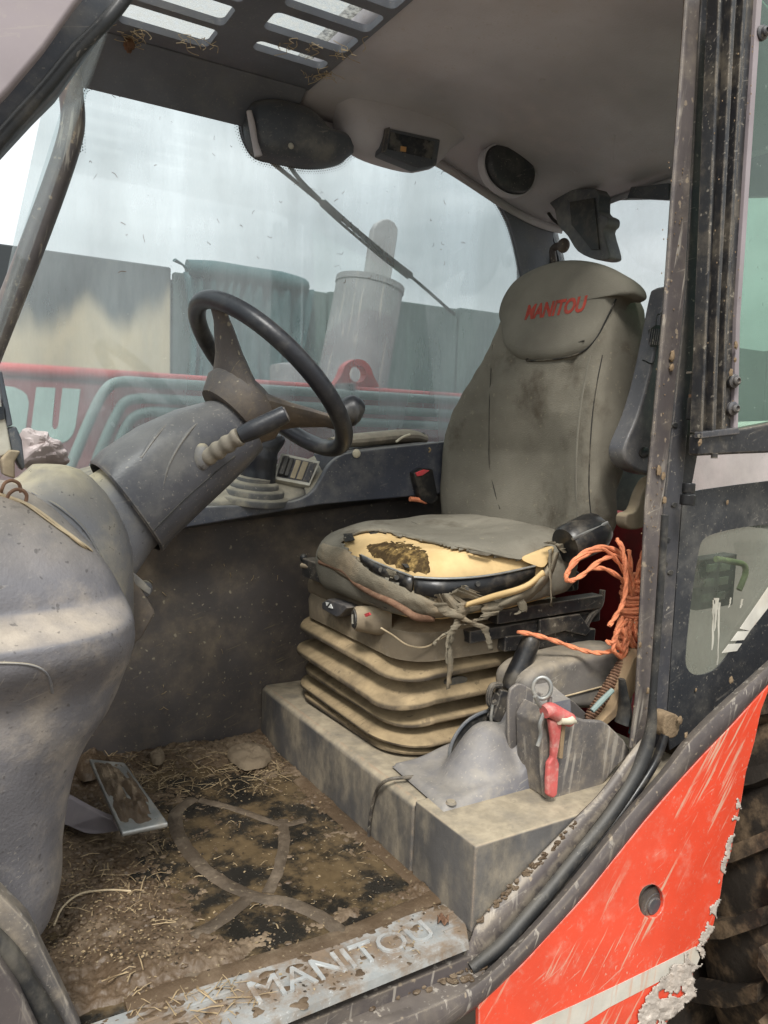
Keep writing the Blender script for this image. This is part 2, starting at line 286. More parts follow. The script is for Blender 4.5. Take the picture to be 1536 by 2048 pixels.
def sst(a, b, x): t = max(0, min(1, (x-a)/(b-a))); return t*t*(3-2*t)
class G:
    def __init__(s): s.v = []; s.f = []
    def add(s, v, f):
        o = len(s.v); s.v += [V(p) for p in v]; s.f += [tuple(i+o for i in q) for q in f]; return s
    def prism(s, poly, vec):
        poly = [V(p) for p in poly]; vec = V(vec); n = len(poly)
        nrm = V((0, 0, 0))
        for i in range(n): nrm += poly[i].cross(poly[(i+1) % n])
        if nrm.dot(vec) > 0: poly = poly[::-1]
        f = [tuple(range(n)), tuple(range(2*n-1, n-1, -1))]
        for i in range(n):
            j = (i+1) % n; f.append((j, i, n+i, n+j))
        return s.add(poly+[p+vec for p in poly], f)
    def plate(s, outer, holes, vec):
        vec = V(vec); loops = [[V(p) for p in outer]]+[[V(p) for p in h] for h in holes]
        tri = tessellate_polygon(loops); flat = [p for l in loops for p in l]; n = len(flat)
        f = []
        for t in tri:
            a, b, c = (flat[i] for i in t)
            if (b-a).cross(c-a).dot(vec) > 0: t = t[::-1]
            f.append(tuple(t)); f.append(tuple(i+n for i in t[::-1]))
        o = 0
        for l in loops:
            k = len(l)
            for i in range(k): j = (i+1) % k; f.append((o+j, o+i, n+o+i, n+o+j))
            o += k
        return s.add(flat+[p+vec for p in flat], f)
    def box(s, c, h, rot=None):
        P = []
        for x in (-1, 1):
            for y in (-1, 1):
                for z in (-1, 1):
                    p = V((x*h[0], y*h[1], z*h[2]))
                    if rot is not None: p = rot @ p
                    P.append(V(c)+p)
        return s.add(P, [(0, 1, 3, 2), (4, 6, 7, 5), (0, 4, 5, 1), (2, 3, 7, 6), (0, 2, 6, 4), (1, 5, 7, 3)])
    def bb(s, a, b):
        return s.box([(x+y)/2 for x, y in zip(a, b)], [abs(x-y)/2 for x, y in zip(a, b)])
    def loft(s, rings, cap=True, closed=True):
        n = len(rings[0]); v = [p for r in rings for p in r]; f = []
        for i in range(len(rings)-1):
            for j in range(n if closed else n-1):
                k = (j+1) % n; f.append((i*n+j, i*n+k, (i+1)*n+k, (i+1)*n+j))
        if cap and closed:
            f.append(tuple(range(n-1, -1, -1))); f.append(tuple((len(rings)-1)*n+j for j in range(n)))
        return s.add(v, f)
    def tube(s, pts, r, n=10, sub=5, cap=True, closed=False, flat=1.0, up=None):
        pts = [V(p) for p in pts]
        if not isinstance(r, (list, tuple)): r = [r]*len(pts)
        if sub > 1 and len(pts) > 2:
            rr = []; k = len(pts)
            P = cat(pts, sub, closed)
            for i in range(k if closed else k-1):
                for j in range(sub): rr.append(r[i]*(1-j/sub)+r[(i+1) % k]*j/sub)
            if not closed: rr.append(r[-1])
        else: P = pts; rr = r
        k = len(P); rings = []
        t0 = (P[1]-P[0]).normalized()
        u = V(up) if up else (V((0, 0, 1)) if abs(t0.z) < .9 else V((1, 0, 0)))
        u = (u-t0*u.dot(t0)).normalized()
        for i in range(k):
            a = P[i-1] if (i > 0 or closed) else P[0]; b = P[(i+1) % k] if (i < k-1 or closed) else P[-1]
            t = (b-a).normalized(); u = (u-t*u.dot(t)).normalized(); w = t.cross(u)
            rings.append([P[i]+(u*math.cos(q*2*math.pi/n)*flat+w*math.sin(q*2*math.pi/n))*rr[i] for q in range(n)])
        if closed: rings.append(rings[0])
        return s.loft(rings, cap and not closed)
    def cyl(s, a, b, r, r2=None, n=20): return s.tube([a, b], [r, r if r2 is None else r2], n, 1)
    def ell(s, c, h, rot=None, nu=20, nv=12, jit=0):
        rings = []
        for i in range(1, nv):
            th = math.pi*i/nv; ring = []
            for j in range(nu):
                ph = 2*math.pi*j/nu; k = 1+random.uniform(-jit, jit)
                p = V((h[0]*math.sin(th)*math.cos(ph), h[1]*math.sin(th)*math.sin(ph), -h[2]*math.cos(th)))*k
                if rot is not None: p = rot @ p
                ring.append(V(c)+p)
            rings.append(ring)
        return s.loft(rings)
    def pillow(s, outline, vec, h, rings=7, back=0., p=2.2):
        """domed cushion over a star-shaped outline; vec = outward unit direction"""
        O = [V(q) for q in outline]; vec = V(vec).normalized(); c = sum(O, V())/len(O)
        R_ = [[q-vec*back for q in O]] if back else []
        for i in range(rings+1):
            t = (1-i/(rings+.6)); z = h*(1-t**p)**(1/p)
            R_.append([c+(q-c)*t+vec*z for q in O])
        n = V((0, 0, 0))
        for i in range(len(O)): n += (O[i]-c).cross(O[(i+1) % len(O)]-c)
        if n.dot(vec) < 0: R_ = [r[::-1] for r in R_]
        return s.loft(R_)
    def grid(s, fn, nu, nv):
        v = [fn(i/nu, j/nv) for i in range(nu+1) for j in range(nv+1)]
        f = [(i*(nv+1)+j, (i+1)*(nv+1)+j, (i+1)*(nv+1)+j+1, i*(nv+1)+j+1) for i in range(nu) for j in range(nv)]
        return s.add(v, f)
    def text(s, txt, o, u, v, size, ext=.002, shear=0., bold=.0, width=None, post=None):
        """flat lettering: u = reading direction, v = letter-up direction"""
        cu = bpy.data.curves.new('lettering', 'FONT'); cu.body = txt; cu.size = 1; cu.extrude = .5; cu.shear = shear; cu.offset = bold; cu.resolution_u = 3
        ob = bpy.data.objects.new('lettering', cu); COL.objects.link(ob)
        bpy.context.view_layer.update()
        me = bpy.data.meshes.new_from_object(ob.evaluated_get(bpy.context.evaluated_depsgraph_get()))
        u = V(u).normalized(); v = V(v).normalized(); n = u.cross(v)
        xs = [q.co.x for q in me.vertices]; w = max(xs)-min(xs); x0 = min(xs)
        kx = (width/w) if width else size
        P = []
        for q in me.vertices:
            p = V(o)+u*((q.co.x-x0)*kx)+v*(q.co.y*size)+n*(q.co.z*2*ext)
            P.append(post(p) if post else p)
        s.add(P, [tuple(f.vertices) for f in me.polygons])
        bpy.data.objects.remove(ob); bpy.data.curves.remove(cu); bpy.data.meshes.remove(me)
        return s
    def build(s, name, mat, parent=None, bevel=0, seg=2, smooth=True, ang=38, sub=0, solid=0, origin=None, fixn=True):
        me = bpy.data.meshes.new(name)
        if parent is not None: o = WL[parent.name]
        elif origin is not None: o = V(origin)
        else:
            lo = [min(p[i] for p in s.v) for i in range(3)]; hi = [max(p[i] for p in s.v) for i in range(3)]
            o = V(((lo[0]+hi[0])/2, (lo[1]+hi[1])/2, lo[2]))
        me.from_pydata([p-o for p in s.v], [], s.f)
        if fixn:
            bm = bmesh.new(); bm.from_mesh(me); bmesh.ops.recalc_face_normals(bm, faces=bm.faces); bm.to_mesh(me); bm.free()
        ob = bpy.data.objects.new(name, me); COL.objects.link(ob)
        if parent is not None: ob.parent = parent
        else: ob.location = o
        WL[ob.name] = o
        me.materials.append(MATS[mat])
        if smooth:
            for p in me.polygons: p.use_smooth = True
            me.set_sharp_from_angle(angle=R(ang))
        if solid:
            md = ob.modifiers.new('thickness', 'SOLIDIFY'); md.thickness = solid; md.offset = 0
        if bevel:
            md = ob.modifiers.new('bevel', 'BEVEL'); md.width = bevel; md.segments = seg; md.limit_method = 'ANGLE'; md.angle_limit = R(40)
            md.use_clamp_overlap = True
            me.set_sharp_from_angle(angle=R(180))
            md2 = ob.modifiers.new('wn', 'WEIGHTED_NORMAL'); md2.keep_sharp = True
        if sub:
            md = ob.modifiers.new('sub', 'SUBSURF'); md.levels = sub; md.render_levels = sub
        return ob
    def bvh(s): return BVHTree.FromPolygons([tuple(p) for p in s.v], s.f)
WL = {}
def thing(name, label, cat_, loc, group=None):
    o = bpy.data.objects.new(name, None); COL.objects.link(o); o.location = loc; o.empty_display_size = .1
    WL[o.name] = V(loc); return tag(o, label, cat_, group)
def tag(o, label, cat_, group=None):
    o['label'] = label; o['category'] = cat_
    if group: o['group'] = group
    return o
def struct(o): o['kind'] = 'structure'; return o
def stuff(o): o['kind'] = 'stuff'; return o
def dup(o, dl, label=None, parent=None):
    c = o.copy(); COL.objects.link(c); WL[c.name] = WL[o.name]+V(dl)
    if parent is None: c.location = o.location+V(dl)
    else: c.parent = parent
    if label: c['label'] = label
    for ch in list(o.children): dup(ch, dl, None, c)
    return c
def partdup(o, dl):
    c = o.copy(); COL.objects.link(c); c.location = o.location+V(dl); WL[c.name] = WL[o.name]; return c
def rrect(cx, cy, hx, hy, r, z, n=10):
    r = min(r, hx, hy); out = []
    for (sx, sy, a0) in ((1, 1, 0), (-1, 1, 90), (-1, -1, 180), (1, -1, 270)):
        for i in range(n+1):
            a = R(a0+90*i/n); out.append(V((cx+sx*(hx-r)+r*math.cos(a), cy+sy*(hy-r)+r*math.sin(a), z)))
    return out
def caster(bvh):
    def hit(px, py, off=0.):
        d = ray(px, py).normalized(); h = bvh.ray_cast(CAM, d)
        if h[0] is None:
            n = bvh.find_nearest(CAM+d*1.6); return n[0]-d*off
        return h[0]-d*off
    return hit
def axes(t):
    t = V(t).normalized(); u = V((0, 0, 1)) if abs(t.z) < .9 else V((1, 0, 0)); u = (u-t*u.dot(t)).normalized(); return t, u, t.cross(u)
def circ(c, axis, r, n=24, r2=None):
    t, u, w = axes(axis); return [V(c)+u*r*math.cos(2*math.pi*i/n)+w*(r2 or r)*math.sin(2*math.pi*i/n) for i in range(n)]
def dome(g, c, axis, rad, h, n=16, k=5):
    t = V(axis).normalized(); g.loft([circ(V(c)+t*h*math.sin(a), t, rad*math.cos(a)+1e-4, n) for a in [math.pi/2*i/k for i in range(k+1)]]); return g

exec_parts = []
# ================================================================== SETTING
# ---- ground and far land
struct(G().add([(-300, -300, -1.05), (300, -300, -1.05), (300, 300, -1.05), (-300, 300, -1.05)], [(0, 1, 2, 3)]).build('ground', 'ground'))
def bank(u, v):
    a = R(20+80*u); d = 16+14*v
    h = -1.06+3.1*(1-(1-v)**2)+.25*math.sin(u*37)*v+.2*math.sin(u*91+v*5)*v
    return V((d*math.sin(a), d*math.cos(a), h))
b = G().grid(bank, 60, 14)
struct(b.build('grass_bank', 'grass_far'))

# ---- retaining wall of concrete panels behind the boom
wd = V((1, 0, 0)); WY = 4.9
wall = thing('retaining_wall', 'grey concrete yard wall with brown stained lower panels behind the red boom', 'wall', (1.5, WY+.1, -1.05))
G().bb((-6, WY+.06, -1.05), (9, WY+.3, 1.9)).build('core', 'concrete_dark', wall)
xs = [-6, -4.8, -3.6, -2.4, -1.2, 0.02, 1.36, 2.44, 3.56, 4.7, 6.1, 7.5, 9]
def wall_pane(x0, x1, z0, z1, mat, y=WY, name='panel'):
    o = G().bb((x0+.008, y, z0), (x1-.008, WY+.058, z1)).build(name, mat, wall, bevel=.012)
    return o
for i in range(len(xs)-1):
    lowm = 'concrete' if xs[i+1] < 1.5 else 'concrete_green'
    wall_pane(xs[i], xs[i+1], -1.05, 1.94+.012*((i*7) % 3), lowm)
# ---- rolled tarpaulin
tp = thing('tarpaulin', 'dark teal tarpaulin rolled along the wall top with its end hanging down', 'tarpaulin', PY(490, 760, WY-.1))
rp = [PY(a, b, WY-.06) for a, b in ((374, 536), (430, 541), (500, 551), (560, 561), (604, 571), (616, 578))]
g = G().tube(rp, [.052, .06, .056, .06, .05, .02], 14, 5)
for k in range(9):
    t = k/8; p = rp[0].lerp(rp[4], t); 
g.tube([PY(376, 540, WY-.07), PY(366, 530, WY-.07), PY(349, 520, WY-.08)], [.03, .014, .028], 8, 4, flat=.4)
g.build('roll', 'tarp', tp)
def sheet(u, v):
    top = PY(366+250*u, 538+36*u, WY-.05); z = top.z-.02-(1.05+.12*math.sin(u*9))*v
    return V((top.x+.03*math.sin(v*4+u*8)-.1*v*(u-.3), WY-.06-.035*math.sin(u*34+v*2.2)*(.3+v)-.02*math.sin(u*71-v*3), z))
G().grid(sheet, 70, 20).build('hanging_sheet', 'tarp', tp, solid=.006)

# ---- boom with hoses
BY = 2.75
za = 1.15
boom = thing('lifting_boom', 'red lifting boom with pale capital letters and green pipes outside the cab window', 'boom', (1.2, BY+.2, .5))
G().bb((-2.5, BY+.012, .42), (3.6, BY+.34, za-.03)).build('boom_beam', 'boom_dull', boom, bevel=.02)
G().tube([(-2.5, BY+.015, za-.017), (3.6, BY+.015, za-.017)], .021, 14, 1).build('top_flange', 'boom_red', boom)
lt = G()
U = [(72.6, 774), (111, 775.5), (104.5, 845), (104.5, 853), (108, 858.5), (113, 857), (116.5, 851), (125, 776), (161, 778), (151, 852), (145, 870), (135, 881), (122, 886), (100, 885), (78, 880), (64, 868), (62, 858)]
O = [(-28, 772), (8, 771.5), (28, 774), (44, 781), (54, 790), (58, 806), (51, 860), (45, 876), (30, 885), (5, 888), (-30, 886), (-52, 870), (-50, 850), (-44, 790)]
Oh = [(-2, 795), (10, 797), (16, 806), (11, 855), (2, 864), (-10, 862), (-13, 852), (-9, 802)]
lt.prism([PY(a, b, BY+.010) for a, b in U], (0, .004, 0)); lt.plate([PY(a, b, BY+.010) for a, b in O], [[PY(a, b, BY+.010) for a, b in Oh]], (0, .004, 0))
lt.build('lettering', 'pale_letter', boom, smooth=False)
for pts in (((3.0, 800), (300, 765.5), (252, 763), (222, 770), (200, 797), (175, 850), (148, 915), (135, 945)),
            ((3.0, 827), (330, 799), (280, 797), (250, 805), (232, 832), (205, 890), (185, 945)),
            ((3.0, 852), (345, 825), (300, 824), (268, 834), (248, 862), (222, 925))):
    zr = PY(890, pts[0][1], 2.66).z
    P = [PY(a, b, 2.66) for a, b in pts[1:]]
    P = [V((3.3, 2.66, zr)), V((1.9, 2.66, zr)), V((P[0].x+.3, 2.66, P[0].z*.6+zr*.4))]+P
    G().tube(P, .0175, 12, 5).build('hydraulic_pipe', 'pipe_green', boom)
o = G()
lug_o = cat2([(668, 772), (682, 752), (690, 732), (702, 722), (715, 718), (730, 722), (741, 734), (748, 752), (760, 774)], 4, False)
hole = [(716+17*math.cos(t*.3927), 748+17*math.sin(t*.3927)) for t in range(16)]
o.plate(pys(lug_o, BY+.03), [pys(hole, BY+.03)], (0, .05, 0)); o.build('lifting_lug', 'boom_red', boom, bevel=.006)
G().box(PY(690, 783, BY-.05), (.02, .05, .03)).build('pipe_clamp', 'dark_plastic', boom, bevel=.004)

# ---- exhaust stack and intake behind the boom
ey = 3.4
ex = thing('exhaust_stack', 'grey cylindrical exhaust guard leaning behind the boom', 'exhaust', PY(705, 800, ey))
a, b = PY(698, 800, ey), PY(741, 566, ey); rr = (PY(800, 580, ey)-PY(683, 560, ey)).length/2
g = G(); t = (b-a).normalized()
g.loft([circ(a, t, rr*1.06, 28), circ(b-t*.03, t, rr, 28), circ(b-t*.028, t, rr*1.03, 28), circ(b, t, rr*1.03, 28), circ(b, t, rr*.9, 28), circ(b-t*.25, t, rr*.88, 28)], cap=True)
g.build('guard_tube', 'exhaust', ex)
G().cyl(a, b-t*.08, rr*.35).build('inner_pipe', 'black_steel', ex)
pl = thing('stack_pole', 'pale round ended flat post standing up behind the exhaust guard', 'post', PY(700, 800, 3.75))
P0 = cat2([(700, 790), (748, 452), (760, 440), (774, 437), (788, 443), (797, 458), (795, 475), (745, 790)], 3)
P0 = [(700, 790), (747, 458), (754, 445), (766, 438), (778, 437), (790, 444), (797, 458), (796, 472), (748, 790)]
G().prism(pys(P0, 3.75), (0, .05, 0)).build('post_blade', 'exhaust_pale', pl, bevel=.01)
st = thing('intake_cap', 'low dark round intake cap behind the red boom', 'air intake', PY(588, 790, 3.5))
a, b = PY(588, 800, 3.5), PY(588, 728, 3.5); r0 = .118
G().loft([circ(a, (0, 0, 1), r0, 24), circ(b-V((0, 0, .03)), (0, 0, 1), r0, 24), circ(b-V((0, 0, .01)), (0, 0, 1), r0*.95, 24), circ(b, (0, 0, 1), r0*.6, 24)]).build('cap', 'exhaust', st)

# ---- pale tank behind the rear of the cab
tk = thing('storage_tank', 'pale pink white plastic tank behind the quarter window', 'tank', (4.9, 3.2, -1.05))
g = G(); rings = []
for i, (k, z) in enumerate(((.9, -1.05), (1, -.95), (1, 1.0), (.96, 1.04), (.4, 1.12), (.12, 1.14))):
    rings.append(circ((4.9, 2.9, z), (0, 0, 1), 1.15*k, 48))
g.loft(rings).build('shell', 'tank', tk)
G().cyl((4.9, 2.9, 1.13), (4.9, 2.9, 1.19), .2).build('lid', 'tank', tk)

# ================================================================== CAB SHELL
WINY = 2.25
# floor
struct(G().bb((-.45, 1.2, -.03), (1.7, 2.24, 0)).build('floor', 'mud'))
# lower right side wall
struct(G().bb((-.45, 2.20, 0), (2.1, 2.235, .80)).build('right_wall', 'wall_plastic', bevel=.004))
struct(G().prism([V((-.47, 1.25, 0)), V((-.40, 1.25, 0)), V((-.16, 1.25, .8)), V((-.24, 1.25, .8))], (0, .94, 0)).build('front_bulkhead', 'wall_plastic', bevel=.004))
# rear bulkhead behind the seat (red painted shell)
struct(G().bb((1.98, 1.62, -.02), (2.02, 2.235, .72)).build('rear_bulkhead', 'red_shell'))
struct(G().bb((1.7, 1.45, -.03), (1.98, 2.235, .18)).build('rear_floor', 'red_shell'))

# right window opening: dark pressed panel round the glass
WIN = cat2([(160, 300), (158, 215), (163, 178), (178, 165), (215, 164), (300, 172), (400, 188), (458, 197), (474, 204), (480, 218), (482, 255), (494, 290), (515, 315), (560, 326),
            (610, 335), (650, 334), (684, 325), (700, 308), (730, 300), (800, 306), (860, 309), (905, 320), (945, 345), (985, 387), (1015, 437), (1032, 490), (1046, 560)], 3, False)
WIN3 = [PY(a, b, WINY) for a, b in WIN]
WIN3 += [V((1.93, WINY, 1.30)), V((1.93, WINY, .80)), V((-.02, WINY, .80)), PY(-60, 790, WINY), PY(-8, 665, WINY), PY(52, 545, WINY), PY(100, 440, WINY), PY(140, 350, WINY)]
ring0 = [PY(-75, 760, WINY), V((-.05, WINY, .78)), V((2.06, WINY, .78)), V((2.06, WINY, 2.04)), PY(150, 20, WINY), PY(120, 120, WINY), PY(128, 250, WINY), PY(90, 400, WINY), PY(25, 560, WINY)]
rw = thing('right_window', 'large dusty right side window with rounded dotted black border', 'window', (1, WINY, .78))
G().plate(ring0, [WIN3], (0, .02, 0)).build('window_surround', 'header_plastic', rw, smooth=False)
G().add([(-.05, WINY+.012, .79), (2.05, WINY+.012, .79), (2.05, WINY+.012, 2.02), (.34, WINY+.012, 2.02), tuple(PY(-10, 655, WINY+.012))], [(0, 1, 2, 3, 4)]).build('pane', 'side_glass', rw, fixn=False)
# dotted fade of the black ceramic border
dots = G()
def dotrow(line3, nrm, inward, n0=.0032, rows=3, pitch=.0078):
    acc = 0; seg = []
    for i in range(len(line3)-1):
        a, b = line3[i], line3[i+1]; l = (b-a).length; s = acc
        while s < l:
            seg.append((a.lerp(b, s/l), (b-a).normalized())); s += pitch
        acc = s-l
    for k, (p, t) in enumerate(seg):
        n = t.cross(nrm)
        for r_ in range(rows):
            q = p+n*inward*(.002+.0065*r_)+t*(pitch/2 if r_ % 2 else 0)
            rad = n0*(1-.27*r_)
            dots.add([q+t*rad, q+n*rad, q-t*rad, q-n*rad], [(0, 1, 2, 3)])
top3 = [p+V((0, .0095, 0)) for p in WIN3[:-8]]
dotrow(top3, V((0, 1, 0)), -1)
nn = dots.build('border_dots', 'frit', rw, smooth=False, fixn=False); stuff(nn)

# C pillar at the right rear corner
cp = thing('rear_corner_pillar', 'dark rear corner pillar between right and rear windows', 'pillar', (2.0, 2.22, .7))
g = G(); g.prism([PX(a, b, 2.05) for a, b in ((985, 360), (1085, 395), (1098, 470), (1112, 560), (1130, 760), (1060, 760), (1050, 560), (1036, 480), (1015, 420))], (.05, .03, 0))
g.build('pillar', 'dark_plastic', cp, bevel=.006)
# rear window
rwx = 2.1
rear = thing('rear_window', 'bright dirty rear window behind the seat headrest', 'window', PX(1220, 560, rwx))
ro = [V((rwx, 1.12, .72)), V((rwx, 2.5, .72)), V((rwx, 2.5, 2.05)), V((rwx, 1.12, 2.05))]
ri = cat2([(1085, 402), (1115, 398), (1200, 398), (1300, 396), (1420, 394), (1620, 390), (1800, 390), (1800, 900), (1640, 985), (1380, 985), (1300, 820), (1150, 800), (1125, 560), (1100, 450)], 3)
G().plate(ro, [pxs(ri, rwx)], (.03, 0, 0)).build('rear_surround', 'dark_plastic', rear, smooth=False)
G().add([q+V((.015, 0, 0)) for q in ro], [(0, 1, 2, 3)]).build('pane', 'rear_glass', rear, fixn=False)

# ---- headliner (ceiling): moulded shell dropping toward the rear and side
def head_z(x, y):
    s = max(0, min(1, (x-1.35)/.7)); s = s*s*(3-2*s)
    q = max(0, min(1, (y-1.95)/.3)); q = q*q
    f = max(0, min(1, (1.12-x)/.13)); 
    return 1.965-.15*s-.05*q-.03*f*f*0
def hl(u, v):
    x = .985+1.11*u; y = 1.12+1.12*v
    return V((x, y, head_z(x, y)))
g = G().grid(hl, 50, 40)
# turned-down lips
g.grid(lambda u, v: V((.985+1.11*u, 2.24+.004*v, head_z(.985+1.11*u, 2.24)-.03*v)), 50, 2)
g.grid(lambda u, v: V((2.095+.003*v, 1.12+1.12*u, head_z(2.095, 1.12+1.12*u)-.02*v)), 30, 2)
g.grid(lambda u, v: V((.985-.012*v, 1.12+1.12*u, head_z(.985, 1.12+1.12*u)+.05*v)), 30, 2)
head = struct(g.build('ceiling', 'headliner', fixn=False, solid=.006))
hb = G().grid(hl, 50, 40).bvh(); hh = caster(hb)
for L_ in (((1230, 268), (1226, 318)), ((1165, 290), (1205, 330)), ((1260, 262), (1300, 300)), ((1100, 300), (1150, 345))):
    a, b = hh(*L_[0]), hh(*L_[1])
    G().tube([a, b], [.007, .007], 10, 1, flat=.6).build('pressed_rib', 'headliner', head)
for c_ in ((895, 55), (750, 147), (1085, 160)):
    p = hh(*c_); G().loft([circ(p, (0, 0, 1), .013, 16), circ(p-V((0, 0, .004)), (0, 0, 1), .011, 16)]).build('trim_button', 'headliner', head)
# roof skin above everything keeps the cab shaded
struct(G().plate([(1.0, 1.08, 2.06), (2.16, 1.08, 2.06), (2.16, 2.3, 2.06), (1.0, 2.3, 2.06)], [], (0, 0, .03)).build('roof', 'dark_plastic', smooth=False))

# ---- roof grille with glazed slots
gr = thing('roof_grille', 'dark ribbed roof guard with wet glazed slots above the windscreen', 'roof grille', (.7, 1.7, 1.94))
holes = []
def slot(x0, x1, y0, y1, r=.018): holes.append([V((p.x, p.y, 1.945)) for p in rrect((x0+x1)/2, (y0+y1)/2, (x1-x0)/2, (y1-y0)/2, r, 1.945, 5)])
for k in range(5):
    y0 = 1.975-.125*k
    if k: slot(.742, .970, y0-.052, y0+.038)
    else: slot(.757, .96, 1.948, 2.0)
    slot(.435, .66, y0-.012, y0+.088)
G().plate([(.36, 1.2, 1.945), (.985, 1.2, 1.945), (.985, 2.25, 1.945), (.36, 2.25, 1.945)], holes, (0, 0, .018)).build('guard_panel', 'header_plastic', gr, bevel=.006)
G().add([(.37, 1.22, 2.03), (1.03, 1.22, 2.03), (1.03, 2.26, 2.03), (.37, 2.26, 2.03)], [(0, 1, 2, 3)]).build('roof_glass', 'wet_glass', gr, fixn=False)
# side drop of the roof between grille and window
struct(G().prism([V((.36, 2.25, 1.955)), V((.36, 2.12, 1.945)), V((.36, 2.2, 1.90)), V((.36, 2.25, 1.84))], (.62, 0, 0)).build('roof_rail', 'header_plastic', bevel=.01))

# ---- windscreen at the front-left and front corner tube
ws = thing('windscreen', 'dusty front windscreen left of the bent corner tube', 'windscreen', (.1, 1.7, .85))
W4 = [PY(a, b, 2.2) for a, b in ((150, 130), (-60, 800))]
q0, q1 = W4; 
n0 = V((q0.x+.06, 1.16, 1.95)); 
G().add([q0, q1, V((q1.x-.03, 1.16, q1.z)), V((q0.x, 1.16, q0.z))], [(0, 1, 2, 3)]).build('pane', 'front_glass', ws, fixn=False)
wsn = (q1-q0).cross(V((0, 1, 0))).normalized()
def PW(px, py): d = ray(px, py); return CAM+d*((q0-CAM).dot(wsn)/d.dot(wsn))
dots2 = G(); dotrow([PW(a, b) for a, b in cat2([(-10, 318), (30, 270), (70, 228), (96, 203), (112, 197), (122, 214)], 4, False)], wsn, 1 if wsn.x < 0 else -1)
nn = dots2.build('border_dots', 'frit', ws, smooth=False, fixn=False); stuff(nn)
tb = thing('corner_tube', 'bent brown grey steel tube at the front right corner of the cab', 'pillar', PY(-40, 740, 2.13))
G().tube([PY(a, b, 2.13) for a, b in ((175, 20), (140, 120), (141, 175), (146, 235), (138, 285), (112, 365), (75, 465), (38, 560), (0, 655), (-50, 780))], .0295, 18, 5).build('tube', 'brown_paint', tb)

# ---- near front pillar of the door opening
np_ = thing('front_door_pillar', 'dark blurred front door pillar crossing the top left corner', 'pillar', PY(-60, 400, 1.16))
inner = [(285, -40), (245, 2), (205, 62), (165, 118), (118, 184), (70, 232), (0, 308), (-70, 400), (-150, 560), (-230, 760)]
outer = [(-330, 760), (-270, 560), (-190, 380), (-100, 255), (0, 170), (60, 90), (112, 10), (140, -40)]
G().prism(pys(inner+outer, 1.16), (0, .05, 0)).build('pillar_body', 'dark_plastic', np_, bevel=.008)
rib = [(262, -20), (222, 32), (150, 105), (95, 172), (20, 255), (-60, 350)]
G().tube(pys(rib, 1.15), .009, 10, 4).build('door_seal', 'rubber', np_)
fl = [(190, -40), (150, 10), (90, 95), (20, 178), (-50, 250), (-150, 370), (-400, 370), (-400, -200), (190, -200)]
G().prism(pys(fl, 1.10), (0, .03, 0)).build('outer_flange', 'mauve_paint', np_, bevel=.006)

# bottom-left end of the door opening
lo = thing('lower_door_pillar', 'scuffed brown and black door sill corner at the bottom left', 'pillar', PY(60, 2000, 1.16))
G().prism(pys([(-120, 1660), (0, 1788), (62, 1850), (128, 1985), (172, 2080), (90, 2080), (40, 1960), (0, 1880), (-120, 1760)], 1.17), (0, .05, 0)).build('pillar_body', 'pocket', lo, bevel=.008)
G().tube(pys([(-120, 1790), (0, 1895), (45, 1960), (95, 2040), (120, 2090)], 1.15), .017, 12, 4).build('door_seal', 'rubber', lo)
G().prism(pys([(-160, 1810), (0, 1925), (40, 1985), (90, 2090), (-160, 2090)], 1.11), (0, .04, 0)).build('outer_flange', 'brown_paint', lo, bevel=.008)

# ================================================================== FLOOR AREA
def fbm(x, y, f, o=4): return NZ.fractal(V((x*f, y*f, 3.3)), 1.0, 2.0, o)
mat_ = thing('floor_mat', 'muddy black rubber floor mat with curved raised ribs and a puddle', 'floor mat', (.45, 1.7, 0))
MZ = .012
def mz(l, z=MZ): return [PZ(a, b, z) for a, b in l]
G().prism([V((-.3, 1.205, .001)), V((.885, 1.205, .001)), V((.885, 2.195, .001)), V((-.3, 2.195, .001))], (0, 0, .008)).build('mat_base', 'puddle', mat_)
def rib(l, w):
    P = mz(l, .010); g = G(); g.tube([p for p in P], w, 8, 8, flat=.24)
    for p in g.v: p += V((fbm(p.x, p.y, 40), fbm(p.y, p.x, 40), .5*fbm(p.x, p.y, 90)))*.0022
    g.build('rib', 'rib_mud', mat_)
for l, w in ((((385, 1598), (352, 1628), (362, 1680), (415, 1743), (500, 1790), (575, 1805), (640, 1833), (690, 1870)), .017),
             (((566, 1640), (568, 1690), (556, 1740), (535, 1786)), .013), (((505, 1790), (430, 1848), (335, 1895)), .016),
             (((262, 1850), (320, 1895), (395, 1958)), .018), (((400, 1600), (470, 1618), (560, 1648), (610, 1640)), .012)):
    rib(l, w)
# raised outer rim of the mat
for l in (((600, 1560), (660, 1618), (760, 1700), (870, 1795)), ((870, 1795), (700, 1868), (590, 1905), (400, 1962), (250, 2012))):
    G().tube(mz(l, .008), .022, 10, 5, flat=.3).build('rim', 'mud', mat_)

# trodden mud lying over the mat: thick at the front and along the wall, thin where the puddle stands
def mud_h(x, y):
    wall_ = sst(2.0, 2.17, y)*(.018+.012*fbm(x, y, 7)); 
    front = sst(.50, .28, x+.25*(y-1.5)*(1 if y < 1.6 else -.4))*(.016+.016*fbm(x, y, 6, 3))
    near_ = sst(1.30, 1.26, y)*sst(1.2, 1.25, y)*.006; front_k = sst(1.206, 1.27, y)
    side = sst(.82, .885, x)*.006
    pud = math.exp(-(((x-.62)/.2)**2+((y-1.52)/.28)**2))
    d = .0025+.0085*fbm(x, y, 8)+.0055*fbm(x+5, y, 24)+.0045*fbm(x, y+9, 70, 3)
    d -= .006*sst(1.26, 1.21, y)
    return d+max(0, wall_)+max(0, front)*front_k+near_+side-.0075*pud
def mudf(u, v):
    x = -.28+1.166*u; y = 1.206+.988*v
    return V((x, y, max(-.004, mud_h(x, y)+.0022*fbm(x, y, 170, 2)*sst(-.004, .004, mud_h(x, y)))+.003))
